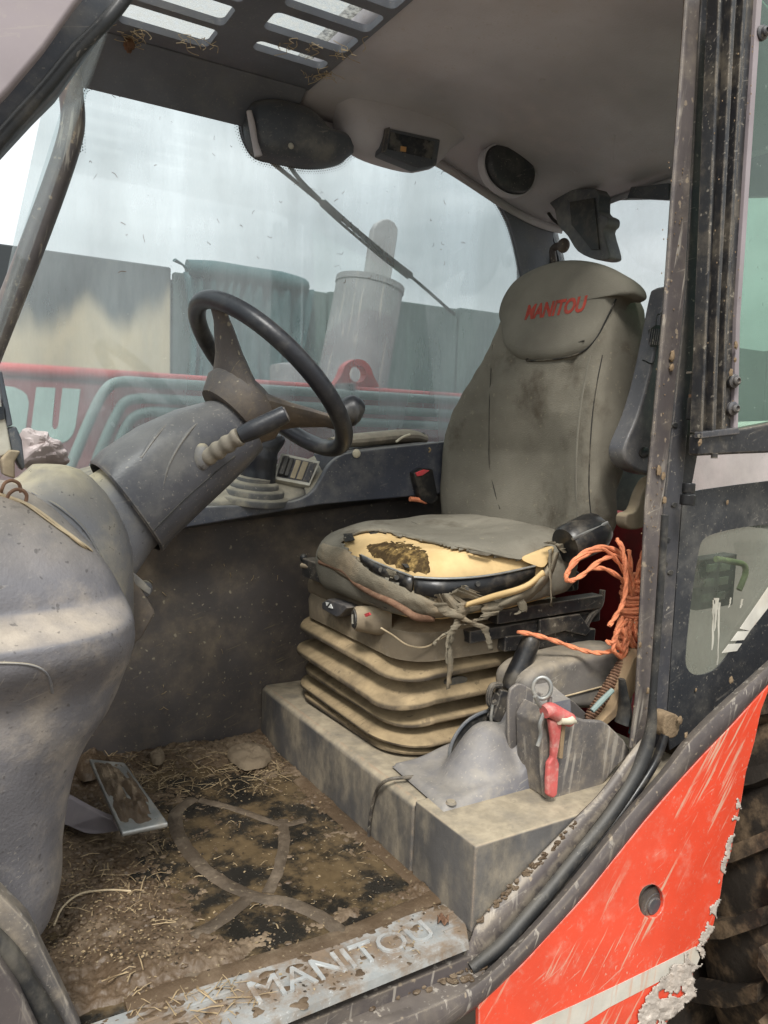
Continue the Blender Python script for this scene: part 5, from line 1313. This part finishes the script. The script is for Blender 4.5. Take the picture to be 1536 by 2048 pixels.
# ================================================================== OVERHEAD
mc = thing('wiper_motor_cover', 'rounded dark wiper motor cover in the window border', 'motor cover', PY(600, 330, 2.2))
oc = cat2([(496, 240), (500, 212), (520, 199), (560, 203), (610, 218), (636, 240), (655, 262), (692, 274), (711, 290), (706, 306), (684, 322), (644, 331), (590, 325), (540, 315), (512, 300), (500, 272)], 4)
G().pillow(pys(oc, 2.2), (0, -1, 0), .06, 8, back=.04, p=2.6).build('cover', 'dark_plastic', mc, ang=60)
G().tube(pys([(498, 222), (504, 250), (510, 285), (517, 312)], 2.17), [.008, .010, .009, .012], 10, 5).build('side_lip', 'headliner', mc)
dome(G(), PY(582, 292, 2.142), (0, -1, 0), .009, .004).build('screw', 'gadget', mc)
rp2 = thing('roof_console', 'roof console bulge holding a dark radio unit', 'roof console', PY(800, 340, 2.1))
oc = cat2([(672, 175), (686, 235), (692, 266), (716, 298), (764, 322), (846, 341), (880, 322), (905, 296), (950, 270), (990, 230), (960, 165), (800, 120)], 4)
G().pillow(pys(oc, 2.16), (0, -1, -.15), .07, 8, back=.07, p=3).build('bulge', 'headliner', rp2, ang=60)
rd = G().prism(pys([(774, 254), (882, 278), (874, 330), (838, 336), (764, 306)], 2.085), (0, .05, 0)).build('radio', 'dark_plastic', rp2, bevel=.006)
G().prism(pys([(782, 264), (870, 283), (864, 318), (776, 298)], 2.083), (0, .01, 0)).build('radio_face', 'screen', rd)
G().prism(pys([(802, 292), (813, 294), (812, 304), (801, 302)], 2.081), (0, .003, 0)).build('indicator', 'amber', rd)
G().prism(pys([(772, 256), (780, 254), (772, 302), (764, 304)], 2.082), (0, .01, 0)).build('radio_edge', 'grey_steel', rd)
spk = thing('roof_speaker', 'round dark loudspeaker set into the ceiling corner', 'loudspeaker', PY(1020, 390, 2.05))
oc = cat2([(970, 320), (978, 298), (1000, 289), (1030, 296), (1058, 318), (1070, 345), (1064, 372), (1045, 388), (1015, 386), (988, 368), (974, 345)], 4)
G().pillow(pys(oc, 2.06), (-.3, -1, -.3), .035, 8, back=.06, p=3).build('grille', 'frit', spk, ang=60)
oc2 = [((a-1020)*1.06+1020, (b-338)*1.06+338) for a, b in oc]
G().plate(pys(oc2, 2.055), [pys(oc, 2.055)], (0, .03, 0)).build('bezel', 'headliner', spk)
# lamp at the rear window
wlamp = thing('rear_work_lamp', 'black work lamp housing hanging in front of the rear window', 'lamp', PX(1190, 520, 2.0))
G().prism(pxs(cat2([(1120, 396), (1215, 384), (1222, 428), (1240, 440), (1240, 455), (1232, 468), (1244, 512), (1240, 524), (1215, 524), (1180, 508), (1160, 478), (1140, 455), (1133, 425)], 3), 2.0), (-.06, .0, 0)).build('housing', 'dark_plastic', wlamp, bevel=.012, seg=3)
G().prism(pxs([(1140, 404), (1190, 396), (1200, 500), (1184, 500), (1164, 474), (1144, 450)], 1.938), (-.004, 0, 0)).build('face', 'rubber', wlamp, bevel=.002)
G().tube(pxs([(1088, 402), (1096, 424), (1112, 444), (1140, 456)], 1.98), .006, 8, 5).build('cable', 'rubber', wlamp)
kn_ = thing('coat_knob', 'small round dark knob on the rear corner pillar', 'knob', PX(1110, 530, 2.0))
G().ell(PX(1127, 491, 1.98), (.02, .025, .026)).build('ball', 'wall_plastic', kn_)
G().tube(pxs([(1108, 525), (1106, 498), (1125, 490)], 2.0), [.012, .013, .014], 10, 4).build('stem', 'wall_plastic', kn_)
rt = G().prism(pxs([(1262, 398), (1270, 376), (1345, 368), (1345, 402)], 2.05), (-.02, 0, 0)); tag(rt.build('blind_edge', 'dark_plastic', bevel=.003), 'dark strip along the top of the rear window', 'trim')

# dusty cobwebs and chaff along the roof guard
cw = G(); rs = random.Random(31)
for base, n in (((660, 150), 26), (400, 78) and ((405, 78), 10), ((255, 70), 22), ((600, 92), 10), ((690, 95), 10)):
    for i in range(n):
        a = base[0]+rs.gauss(0, 22); b = base[1]+rs.gauss(0, 9); p = PZ(a, b, 1.943)
        if not (.37 < p.x < .99): continue
        Q = [p]
        for k in range(3): Q.append(Q[-1]+V((rs.uniform(-.02, .02), rs.uniform(-.02, .02), -rs.uniform(0, .010))))
        cw.tube(Q, .0008, 4, 3)
o = stuff(cw.build('chaff', 'twine', smooth=False)); tag(o, 'wisps of dusty chaff caught on the roof guard', 'chaff')
cl = G().ell(PZ(258, 88, 1.93), (.012, .016, .02), jit=.25); tag(cl.build('cobweb_clump', 'rust'), 'brown clump of chaff hanging from the corner of the roof guard', 'clump')

# ================================================================== WIPER
wi = thing('window_wiper', 'black wiper arm and blade across the outside of the side window', 'wiper', PY(910, 630, 2.30))
XY = 2.30
G().tube(pys([(536, 318), (590, 362), (655, 415), (700, 452)], XY), [.012, .010, .010, .008], 8, 3, flat=.5).build('arm', 'black_steel', wi)
G().tube(pys([(575, 326), (600, 360), (640, 400)], XY+.02), .007, 8, 3).build('link', 'black_steel', wi)
yk = G(); 
for s_ in (-1, 1): yk.tube([PY(a-4*s_, b+4*s_, XY+.01) for a, b in ((645, 405), (690, 446), (760, 505), (820, 552))], .005, 6, 3)
for t in (0., .22, .3, .38, .62, .8, 1.): 
    a = 645+(820-645)*t; b = 405+147*t; yk.box(PY(a, b, XY+.01), (.008, .006, .007))
yk.build('yoke', 'black_steel', wi)
G().tube(pys([(650, 405), (700, 452), (760, 505), (830, 560), (910, 630)], XY), .0055, 8, 3).build('blade', 'rubber', wi)

# ================================================================== DOOR SIDE
bp = thing('door_pillar', 'brown painted door pillar with dark steel strip beside the seat', 'pillar', PY(1290, 1490, 1.16))
G().prism(pys([(1376, -30), (1404, -30), (1369, 620), (1328, 1017), (1303, 1400), (1296, 1500), (1262, 1500), (1275, 1400), (1294, 1017), (1331, 620)], 1.15), (0, .012, 0)).build('pillar_face', 'brown_paint', bp, bevel=.006)
G().prism(pys([(1405, -30), (1434, -30), (1396, 620), (1363, 1017), (1336, 1400), (1330, 1490), (1297, 1500), (1304, 1400), (1329, 1017), (1370, 620)], 1.168), (0, .02, 0)).build('steel_strip', 'grey_steel', bp, bevel=.003)
G().prism(pys([(1434, -30), (1452, -30), (1430, 620), (1404, 860), (1376, 1010), (1352, 1420), (1336, 1420), (1362, 1017), (1396, 620)], 1.185), (0, .03, 0)).build('rubber_strip', 'rubber', bp)
for a, b in ((1349, 1010), (1341, 1145), (1335, 1080), (1330, 1128), (1350, 850)):
    c = PY(a, b, 1.166); G().loft([circ(c, (0, -1, 0), .006, 10, .011), circ(c+V((0, -.0015, 0)), (0, -1, 0), .005, 10, .009)]).build('slot_hole', 'rubber', bp)
dl = thing('upper_door_leaf', 'open upper door window with ridged black rails and green glass', 'door', PY(1480, 900, 1.08))
def hinge(pts, r, nip=True):
    a, b = PY(*pts[0], 1.12), PY(*pts[-1], 1.12)
    h = G().cyl(a.lerp(b, .52), b, r).build('hinge', 'black_gloss', dl, bevel=.002)
    G().cyl(a, a.lerp(b, .46), r*.85).build('upper_knuckle', 'black_gloss', h, bevel=.002)
    if nip:
        G().cyl(a.lerp(b, .45), a.lerp(b, .53), r*.9).build('washer', 'rust', h)
        u = (a-b).normalized(); G().loft([circ(a+u*d, u, q, 14) for d, q in ((0, .012), (.004, .012), (.006, .006), (.012, .0055), (.014, .009), (.02, .009), (.026, .004))]).build('grease_nipple', 'zinc', h)
        G().box(a+V((0, 0, .002)), (.024, .012, .002)).build('hinge_plate', 'black_steel', h)
hinge([(1396, 748), (1388, 840)], .0175)
hinge([(1378, 966), (1374, 1010)], .0165, nip=False)
def lr(y): return (1438-(y)*.041, 1526-(y)*.068 if y < 640 else 1482-(y-640)*.02)
def band(u0, u1, yy, th, y0=-30, y1=866):
    L_ = []; R_ = []
    for y in (y0, 200, 420, 640, y1):
        l, r = lr(y); L_.append((l+(r-l)*u0, y)); R_.append((l+(r-l)*u1, y))
    return G().prism(pys(L_+R_[::-1], yy), (0, th, 0))
for u0, u1, yy, m_ in ((0, .06, 1.085, 'black_steel'), (.06, .30, 1.10, 'black_gloss'), (.30, .40, 1.082, 'black_steel'), (.40, .56, 1.10, 'black_gloss'), (.56, .64, 1.084, 'black_steel'), (.64, .86, 1.097, 'black_steel')):
    band(u0, u1-.004, yy, .03).build('rail', m_, dl, bevel=.002)
band(.87, .985, 1.088, .03).build('edge_trim', 'mauve_paint', dl, bevel=.002)
G().prism(pys([(1400, 868), (1483, 857), (1560, 842), (1800, 800), (1800, 862), (1560, 905), (1480, 908), (1398, 912)], 1.09), (0, .03, 0)).build('bottom_rail', 'black_steel', dl, bevel=.006)
G().prism(pys([(1404, 864), (1478, 855), (1480, 868), (1404, 877)], 1.08), (0, .02, 0)).build('corner_bracket', 'grey_steel', dl, bevel=.002)
G().prism(pys([(1526, -30), (1478, 640), (1470, 880), (1800, 830), (1840, -30)], 1.105), (0, .006, 0)).build('pane', 'green_glass', dl, fixn=False)
G().prism(pys([(1800, -30), (1840, -30), (1830, 820), (1790, 820)], 1.09), (0, .03, 0)).build('rear_rail', 'black_steel', dl, bevel=.004)
for a, b in ((1467, 762), (1465, 817), (1524, 66)):
    c = PY(a, b, 1.086); g = G().loft([circ(c+V((-.1, -1, 0)).normalized()*d, V((-.1, -1, 0)), r, 16) for d, r in ((-.004, .0155), (.003, .0155), (.006, .011), (.012, .010), (.015, .006), (.011, .005))]); g.build('bolt', 'grey_steel', dl)
c = PY(1429, 906, 1.085); G().cyl(c, c+V((0, 0, -.012)), .007).build('stud', 'black_steel', dl)

qw = thing('quarter_window', 'scratched lower quarter window with wide black border and white stripes', 'window', PY(1440, 1480, 1.165))
qo = [(1364, 1016), (1373, 986), (1400, 980), (1470, 970), (1536, 962), (1700, 940), (1720, 1150), (1536, 1336), (1420, 1446), (1340, 1500), (1334, 1440)]
qi = cat2([(1398, 1100), (1410, 1076), (1440, 1064), (1490, 1054), (1560, 1046), (1640, 1040), (1640, 1080), (1590, 1140), (1530, 1212), (1470, 1290), (1440, 1330), (1420, 1345), (1392, 1350), (1374, 1336), (1372, 1300), (1384, 1190)], 3)
G().plate(pys(qo, 1.17), [pys(qi, 1.17)], (0, .003, 0)).build('black_border', 'frit', qw, smooth=False)
G().add(pys(qo, 1.176), [tuple(range(len(qo)))]).build('pane', 'quarter_glass', qw, fixn=False)
dd = G(); dotrow(pys(qi+qi[:1], 1.169), V((0, 1, 0)), -1, n0=.0022, rows=2, pitch=.006); 
for q in (((1480, 1257), (1560, 1140), (1568, 1176), (1500, 1262)), ((1462, 1282), (1476, 1263), (1500, 1262), (1488, 1280)), ((1444, 1306), (1458, 1288), (1484, 1287), (1474, 1302))):
    G().prism(pys(q, 1.168), (0, .001, 0)).build('stripe', 'white_paint', qw, smooth=False)
dq = G(); rs = random.Random(19)
for a, b0, b1, w in ((1432, 1196, 1262, 5), (1427, 1200, 1300, 3), (1438, 1205, 1330, 2.2), (1461, 1195, 1215, 2), (1484, 1198, 1216, 2.5)):
    n = 9; L_ = []; R__ = []
    for i in range(n):
        t = i/(n-1); b = b0+(b1-b0)*t; k = w*(1-.6*t)*rs.uniform(.6, 1.3); x = a-4*t*t+rs.uniform(-1, 1); L_.append((x-k, b)); R__.append((x+k, b))
    dq.prism(pys(L_+R__[::-1], 1.1755), (0, -.001, 0))
dq.build('droppings', 'gadget', qw, smooth=False)
hk = thing('yellow_bracket', 'pale yellow bent tube seen through the quarter window', 'bracket', PY(1480, 1180, 1.4))
G().tube(pys([(1432, 1118), (1470, 1124), (1488, 1130), (1491, 1146), (1484, 1166), (1478, 1180)], 1.4), .009, 10, 5).build('tube', 'yellow_hook', hk)
vt = thing('vent_block', 'grey vented block seen through the quarter window', 'vent', PY(1440, 1210, 1.45))
G().prism(pys([(1400, 1120), (1475, 1108), (1466, 1210), (1392, 1222)], 1.47), (0, .05, 0)).build('body', 'grey_steel', vt, bevel=.004)
for a, b in ((1418, 1130), (1444, 1128), (1412, 1160), (1440, 1156), (1434, 1186), (1408, 1190)):
    G().prism(pys([(a, b), (a+18, b-3), (a+16, b+12), (a-2, b+15)], 1.462), (0, .01, 0)).build('louvre', 'gadget', vt, bevel=.001)

# sweeping outer door frame below and behind the opening
df = thing('door_frame', 'brown painted curved door frame flange with black rubber seal', 'door frame', (1.2, 1.1, -.2))
I_ = [(560, 2110), (760, 2034), (880, 1990), (945, 1960), (1010, 1905), (1120, 1785), (1240, 1635), (1318, 1545), (1365, 1482), (1430, 1416), (1536, 1320), (1700, 1170)]
O_ = [(640, 2200), (820, 2100), (905, 2048), (966, 2004), (1050, 1922), (1170, 1790), (1290, 1640), (1352, 1568), (1405, 1510), (1458, 1455), (1536, 1370), (1700, 1205)]
I_ = cat2(I_, 6, False); O_ = cat2(O_, 6, False)
rings = []
for (a, b), (c, d) in zip(I_, O_):
    m1 = (a*.75+c*.25, b*.75+d*.25); m2 = (a*.4+c*.6, b*.4+d*.6); m3_ = (a*.1+c*.9, b*.1+d*.9)
    rings.append([PY(a, b, 1.095), PY(a, b, 1.06), PY(*m1, 1.040), PY(*m2, 1.033), PY(*m3_, 1.036), PY(c, d, 1.046), PY(c, d, 1.095)])
G().loft(rings).build('outer_flange', 'brown_paint', df, ang=50)
A_ = cat2([(905, 1952), (940, 1880), (962, 1838), (1060, 1730), (1155, 1632), (1200, 1585), (1262, 1502), (1290, 1470)], 5, False)
B_ = cat2([(900, 1975), (945, 1930), (995, 1885), (1092, 1765), (1192, 1640), (1225, 1595), (1262, 1545), (1300, 1490)], 5, False)
g = G(); v = [PY(a, b, 1.099) for a, b in A_]+[PY(a, b, 1.085) for a, b in B_]; n = len(A_)
g.add(v, [(i, i+1, n+i+1, n+i) for i in range(n-1)]); g.build('inner_flange', 'brown_paint', df, solid=.006)
sl_ = [(940, 1938), (1000, 1890), (1052, 1832), (1105, 1770), (1160, 1702), (1215, 1634), (1258, 1570), (1288, 1510), (1302, 1455), (1306, 1390), (1316, 1250), (1330, 1030)]
G().tube(pys(sl_, 1.082), [.012]+[.016]*7+[.012]+[.008]*3, 14, 6).build('seal_tube', 'rubber', df)
sl2 = [(948, 1952), (1010, 1898), (1065, 1838), (1120, 1774), (1178, 1706), (1232, 1640), (1278, 1576), (1312, 1520), (1330, 1470)]
G().tube(pys(sl2, 1.082), .010, 10, 6).build('seal_lip', 'black_gloss', df)
G().bb((-.3, 1.04, -.075), (.90, 1.10, -.055)).build('lower_step', 'brown_paint', df, bevel=.004)
G().bb((-.3, 1.085, -.06), (.90, 1.2, -.03)).build('sill_beam', 'brown_paint', df)
stb = thing('frame_stub', 'broken muddy plastic stub on the frame at the pillar foot', 'stub', PY(1345, 1470, 1.12))
G().prism(pys(cat2([(1332, 1432), (1350, 1428), (1361, 1440), (1356, 1470), (1340, 1478), (1328, 1468)], 3), 1.11), (0, .04, 0)).build('stub', 'dry_mud', stb, bevel=.004)

# red fender panel
fd = thing('rear_fender', 'scratched red fender panel with white stripe and torn right edge', 'fender', (1.4, 1.06, -.5))
fe = [(958, 2100), (958, 2008), (1050, 1924), (1170, 1792), (1290, 1642), (1352, 1570), (1405, 1512), (1458, 1457), (1536, 1372), (1552, 1352), (1538, 1380), (1524, 1420), (1508, 1482), (1494, 1545), (1482, 1605), (1476, 1640), (1470, 1662), (1462, 1700), (1448, 1752), (1441, 1790), (1428, 1848), (1418, 1878), (1396, 1900), (1388, 1945), (1385, 1990), (1372, 2000), (1352, 2020), (1330, 2055), (1290, 2080), (1240, 2120)]
rs = random.Random(8)
fj = [(a+(rs.uniform(-2, 2) if i > 10 else 0), b) for i, (a, b) in enumerate(fe)]
bolt_c = (1303, 1803)
hole = [(1303+25*math.cos(t*.2618), 1803+34*math.sin(t*.2618)) for t in range(24)]
FY = 1.044
G().plate(pys(fj, FY), [pys(hole, FY)], (0, .012, 0)).build('panel', 'red_paint', fd, bevel=.002, ang=60)
c = PY(1303, 1803, FY+.02); rx = (PY(1328, 1803, FY)-PY(1278, 1803, FY)).length/2; rz = (PY(1303, 1837, FY)-PY(1303, 1769, FY)).length/2
hub_ = G().loft([[c+V((rx*1.02*math.cos(a)*k, d, rz*1.02*math.sin(a)*k)) for a in [2*math.pi*i/28 for i in range(28)]] for k, d in ((1.0, -.009), (.99, .0), (.94, .002), (.80, .002))])
hub_.build('recess', 'wall_plastic', fd)
G().loft([[c+V((-.003, 0, -.004))+V((rx*math.cos(a)*k, d, rz*math.sin(a)*k)) for a in [2*math.pi*i/28 for i in range(28)]] for k, d in ((.78, .004), (.76, -.008), (.66, -.010), (.60, -.006), (.52, -.006), (.46, -.012), (.2, -.013))]).build('rubber_plug', 'grey_steel', fd)
ws_ = [(1040, 2062), (1072, 2044), (1150, 2010), (1240, 1968), (1330, 1924), (1392, 1893), (1400, 1915), (1392, 1935), (1340, 1952), (1284, 1981), (1220, 2014), (1160, 2052), (1140, 2075), (1040, 2090)]
G().prism(pys(ws_, FY-.0012), (0, .001, 0)).build('white_stripe', 'white_paint', fd, smooth=False)
# flaking edge: ragged curls of paint
pg = G()
PP = [(1412, 1880), (1408, 1906), (1392, 1950), (1388, 1992), (1354, 2024), (1322, 2056), (1284, 2080), (1268, 2050), (1286, 2010), (1300, 1975), (1336, 1948), (1372, 1912)]
EE = [(1412, 1890), (1430, 1850), (1442, 1792), (1449, 1752), (1463, 1700), (1471, 1662), (1484, 1605), (1478, 1590), (1452, 1690), (1436, 1760), (1424, 1800), (1412, 1850), (1396, 1880)]
idx = {}
def pgv(i, j, kind):
    key = (i, j, kind)
    if key not in idx:
        a = 1260+i*2.6; b = 1580+j*2.6; f = NZ.fractal(V((a*.045, b*.045, 1)), 1, 2, 4); f2 = NZ.noise(V((a*.16, b*.16, 5)))
        d = .0015 if kind else .002+.005*abs(f)+.002*abs(f2)
        idx[key] = len(pg.v); pg.v.append(PY(a+3*NZ.noise(V((a*.1, b*.1, 9))), b+3*NZ.noise(V((a*.1, b*.1, 19))), FY-d))
    return idx[key]
for i in range(92):
    for j in range(196):
        a = 1260+i*2.6; b = 1580+j*2.6; n1 = NZ.fractal(V((a*.03, b*.03, 4)), 1, 2, 4)
        k = None
        if inpoly(a+12*n1, b+12*NZ.noise(V((a*.06, b*.06, 2))), PP) and n1 > -.34: k = 0
        elif inpoly(a+8*n1, b, EE) and n1 > -.05: k = 1
        if k is not None: pg.f.append((pgv(i, j, k), pgv(i+1, j, k), pgv(i+1, j+1, k), pgv(i, j+1, k)))
o = stuff(pg.build('flaked_edge', 'peel', fd, ang=25, solid=.0012))

# tyre and dark chassis behind it
tyc = V((2.50, .98, -.20)); RO = .85
ty = thing('rear_wheel', 'big muddy rear telehandler wheel partly hidden behind the fender', 'wheel', (tyc.x, tyc.y, -1.05))  # the telehandler's own rear wheel: tyre, lugs and rim together
g = G(); prof_ = [(.45, -.17), (.6, -.2), (.72, -.205), (.80, -.19), (.82, -.12), (.825, 0), (.82, .12), (.80, .19), (.72, .205), (.6, .2), (.45, .17)]
rings = [[tyc+V((r*math.cos(a), y, r*math.sin(a))) for r, y in prof_] for a in [2*math.pi*i/96 for i in range(97)]]
g.loft(rings, cap=False, closed=False).build('tyre', 'tyre', ty, ang=50)
lg = G()
for k in range(28):
    a0 = 2*math.pi*k/28
    for s_ in (-1, 1):
        a1 = a0+(.11 if s_ > 0 else 0)
        lo_ = []; hi_ = []
        for (da, y) in ((0, .0), (.10, .09), (.18, .20), (.235, .20), (.155, .09), (.055, .0)):
            a = a1+da; y *= s_
            lo_.append(tyc+V((.815*math.cos(a), y, .815*math.sin(a)))); hi_.append(tyc+V((.862*math.cos(a), y, .862*math.sin(a))))
        lg.loft([lo_, hi_])
stuff(lg.build('tread_lugs', 'tyre', ty, bevel=0))
g = G().loft([circ(tyc+V((0, y, 0)), (0, 1, 0), r, 48) for y, r in ((-.15, .46), (-.16, .44), (-.06, .40), (-.05, .2), (-.09, .18), (-.09, .05))]); g.build('rim', 'red_paint', ty)
chs = G().bb((1.6, 1.21, -.95), (3.4, 1.25, .33)); tag(chs.build('chassis_panel', 'tyre'), 'dark muddy chassis side behind the fender', 'chassis panel')

# clods of dried mud stuck to pillar, frame and door
dm = G(); rs = random.Random(41)
spots = [(1345, 712, 1.145, .012), (1343, 735, 1.145, .009), (1327, 952, 1.145, .009), (1329, 1000, 1.145, .008), (1318, 940, 1.145, .012), (1472, 690, 1.08, .009), (1470, 720, 1.08, .006), (1462, 745, 1.08, .008), (1400, 885, 1.083, .008), (1280, 1290, 1.145, .007),
         (1462, 1360, 1.05, .009), (1372, 1470, 1.05, .007), (1296, 1382, 1.14, .008), (1432, 560, 1.095, .006), (1360, 1440, 1.1, .01), (1455, 1005, 1.165, .006), (1392, 1380, 1.165, .005)]
for a, b, y, r in spots: dm.ell(PY(a, b, y), (r*.7, r*.35, r), nu=9, nv=6, jit=.25)
for i in range(60):
    t = rs.random(); a = 1350-80*t+rs.uniform(-16, 24); b = 300+1150*t; dm.ell(PY(a, b, 1.148), (.0016, .001, .0022), nu=5, nv=4)
for i in range(40): 
    b = rs.uniform(50, 850); l, r = lr(b); dm.ell(PY(l+(r-l)*rs.random(), b, 1.084), (.0015, .001, .0025), nu=5, nv=4)
o = stuff(dm.build('dried_mud', 'dry_mud')); tag(o, 'crumbs of dried mud stuck on the door pillar and frame', 'mud')
dm2 = G()
for i in range(70):
    t = rs.random(); a = 560+400*t+rs.uniform(-30, 30); b = 2055-115*t+rs.uniform(-8, 8)
    p = PZ(a, b, -.052); 
    if 1.02 < p.y < 1.1: dm2.ell(p, (rs.uniform(.003, .012), rs.uniform(.003, .008), .004), nu=7, nv=5, jit=.3)
for i in range(60):
    t = rs.random(); a = 955+200*t+rs.uniform(-6, 6); b = 1845-205*t+rs.uniform(-4, 10); dm2.ell(PY(a, b, 1.094), (rs.uniform(.003, .008), .003, rs.uniform(.002, .006)), nu=7, nv=5, jit=.3)
o = stuff(dm2.build('sill_dirt', 'mud')); tag(o, 'earth packed in the groove between plinth and door frame', 'earth')
# bits of chaff stuck to the side wall and glass
fl2 = G(); rs = random.Random(77)
for i in range(26):
    a, b = rs.uniform(300, 600), rs.uniform(1120, 1440); p = PY(a, b, 2.197); d = V((rs.uniform(-1, 1), 0, rs.uniform(-1, 1))).normalized()*rs.uniform(.006, .02); fl2.tube([p, p+d*.5+V((0, -.004, 0)), p+d], .0009, 4, 1)
o = stuff(fl2.build('wall_chaff', 'straw', smooth=False)); tag(o, 'flecks of chaff stuck to the dark side wall', 'chaff')
gd = G()
for i in range(170):
    a, b = rs.uniform(170, 1030), rs.uniform(190, 560)
    if NZ.noise(V((a*.012, b*.012, 3))) < .02 or rs.random() < .2: continue
    b += 0; p = PY(a, b, 2.258); 
    if b < 340 and 470 < a < 960: continue
    d = V((rs.uniform(-1, 1), 0, rs.uniform(-.7, .7))).normalized()*rs.uniform(.004, .022); e = V((rs.uniform(-1, 1), 0, rs.uniform(-1, 1)))*.005
    gd.tube([p, p+d*.5+e, p+d], rs.uniform(.00025, .0008), 4, 2)
o = stuff(gd.build('glass_debris', 'rust', smooth=False)); tag(o, 'tiny bits of dry plant stuck to the side window glass', 'debris')
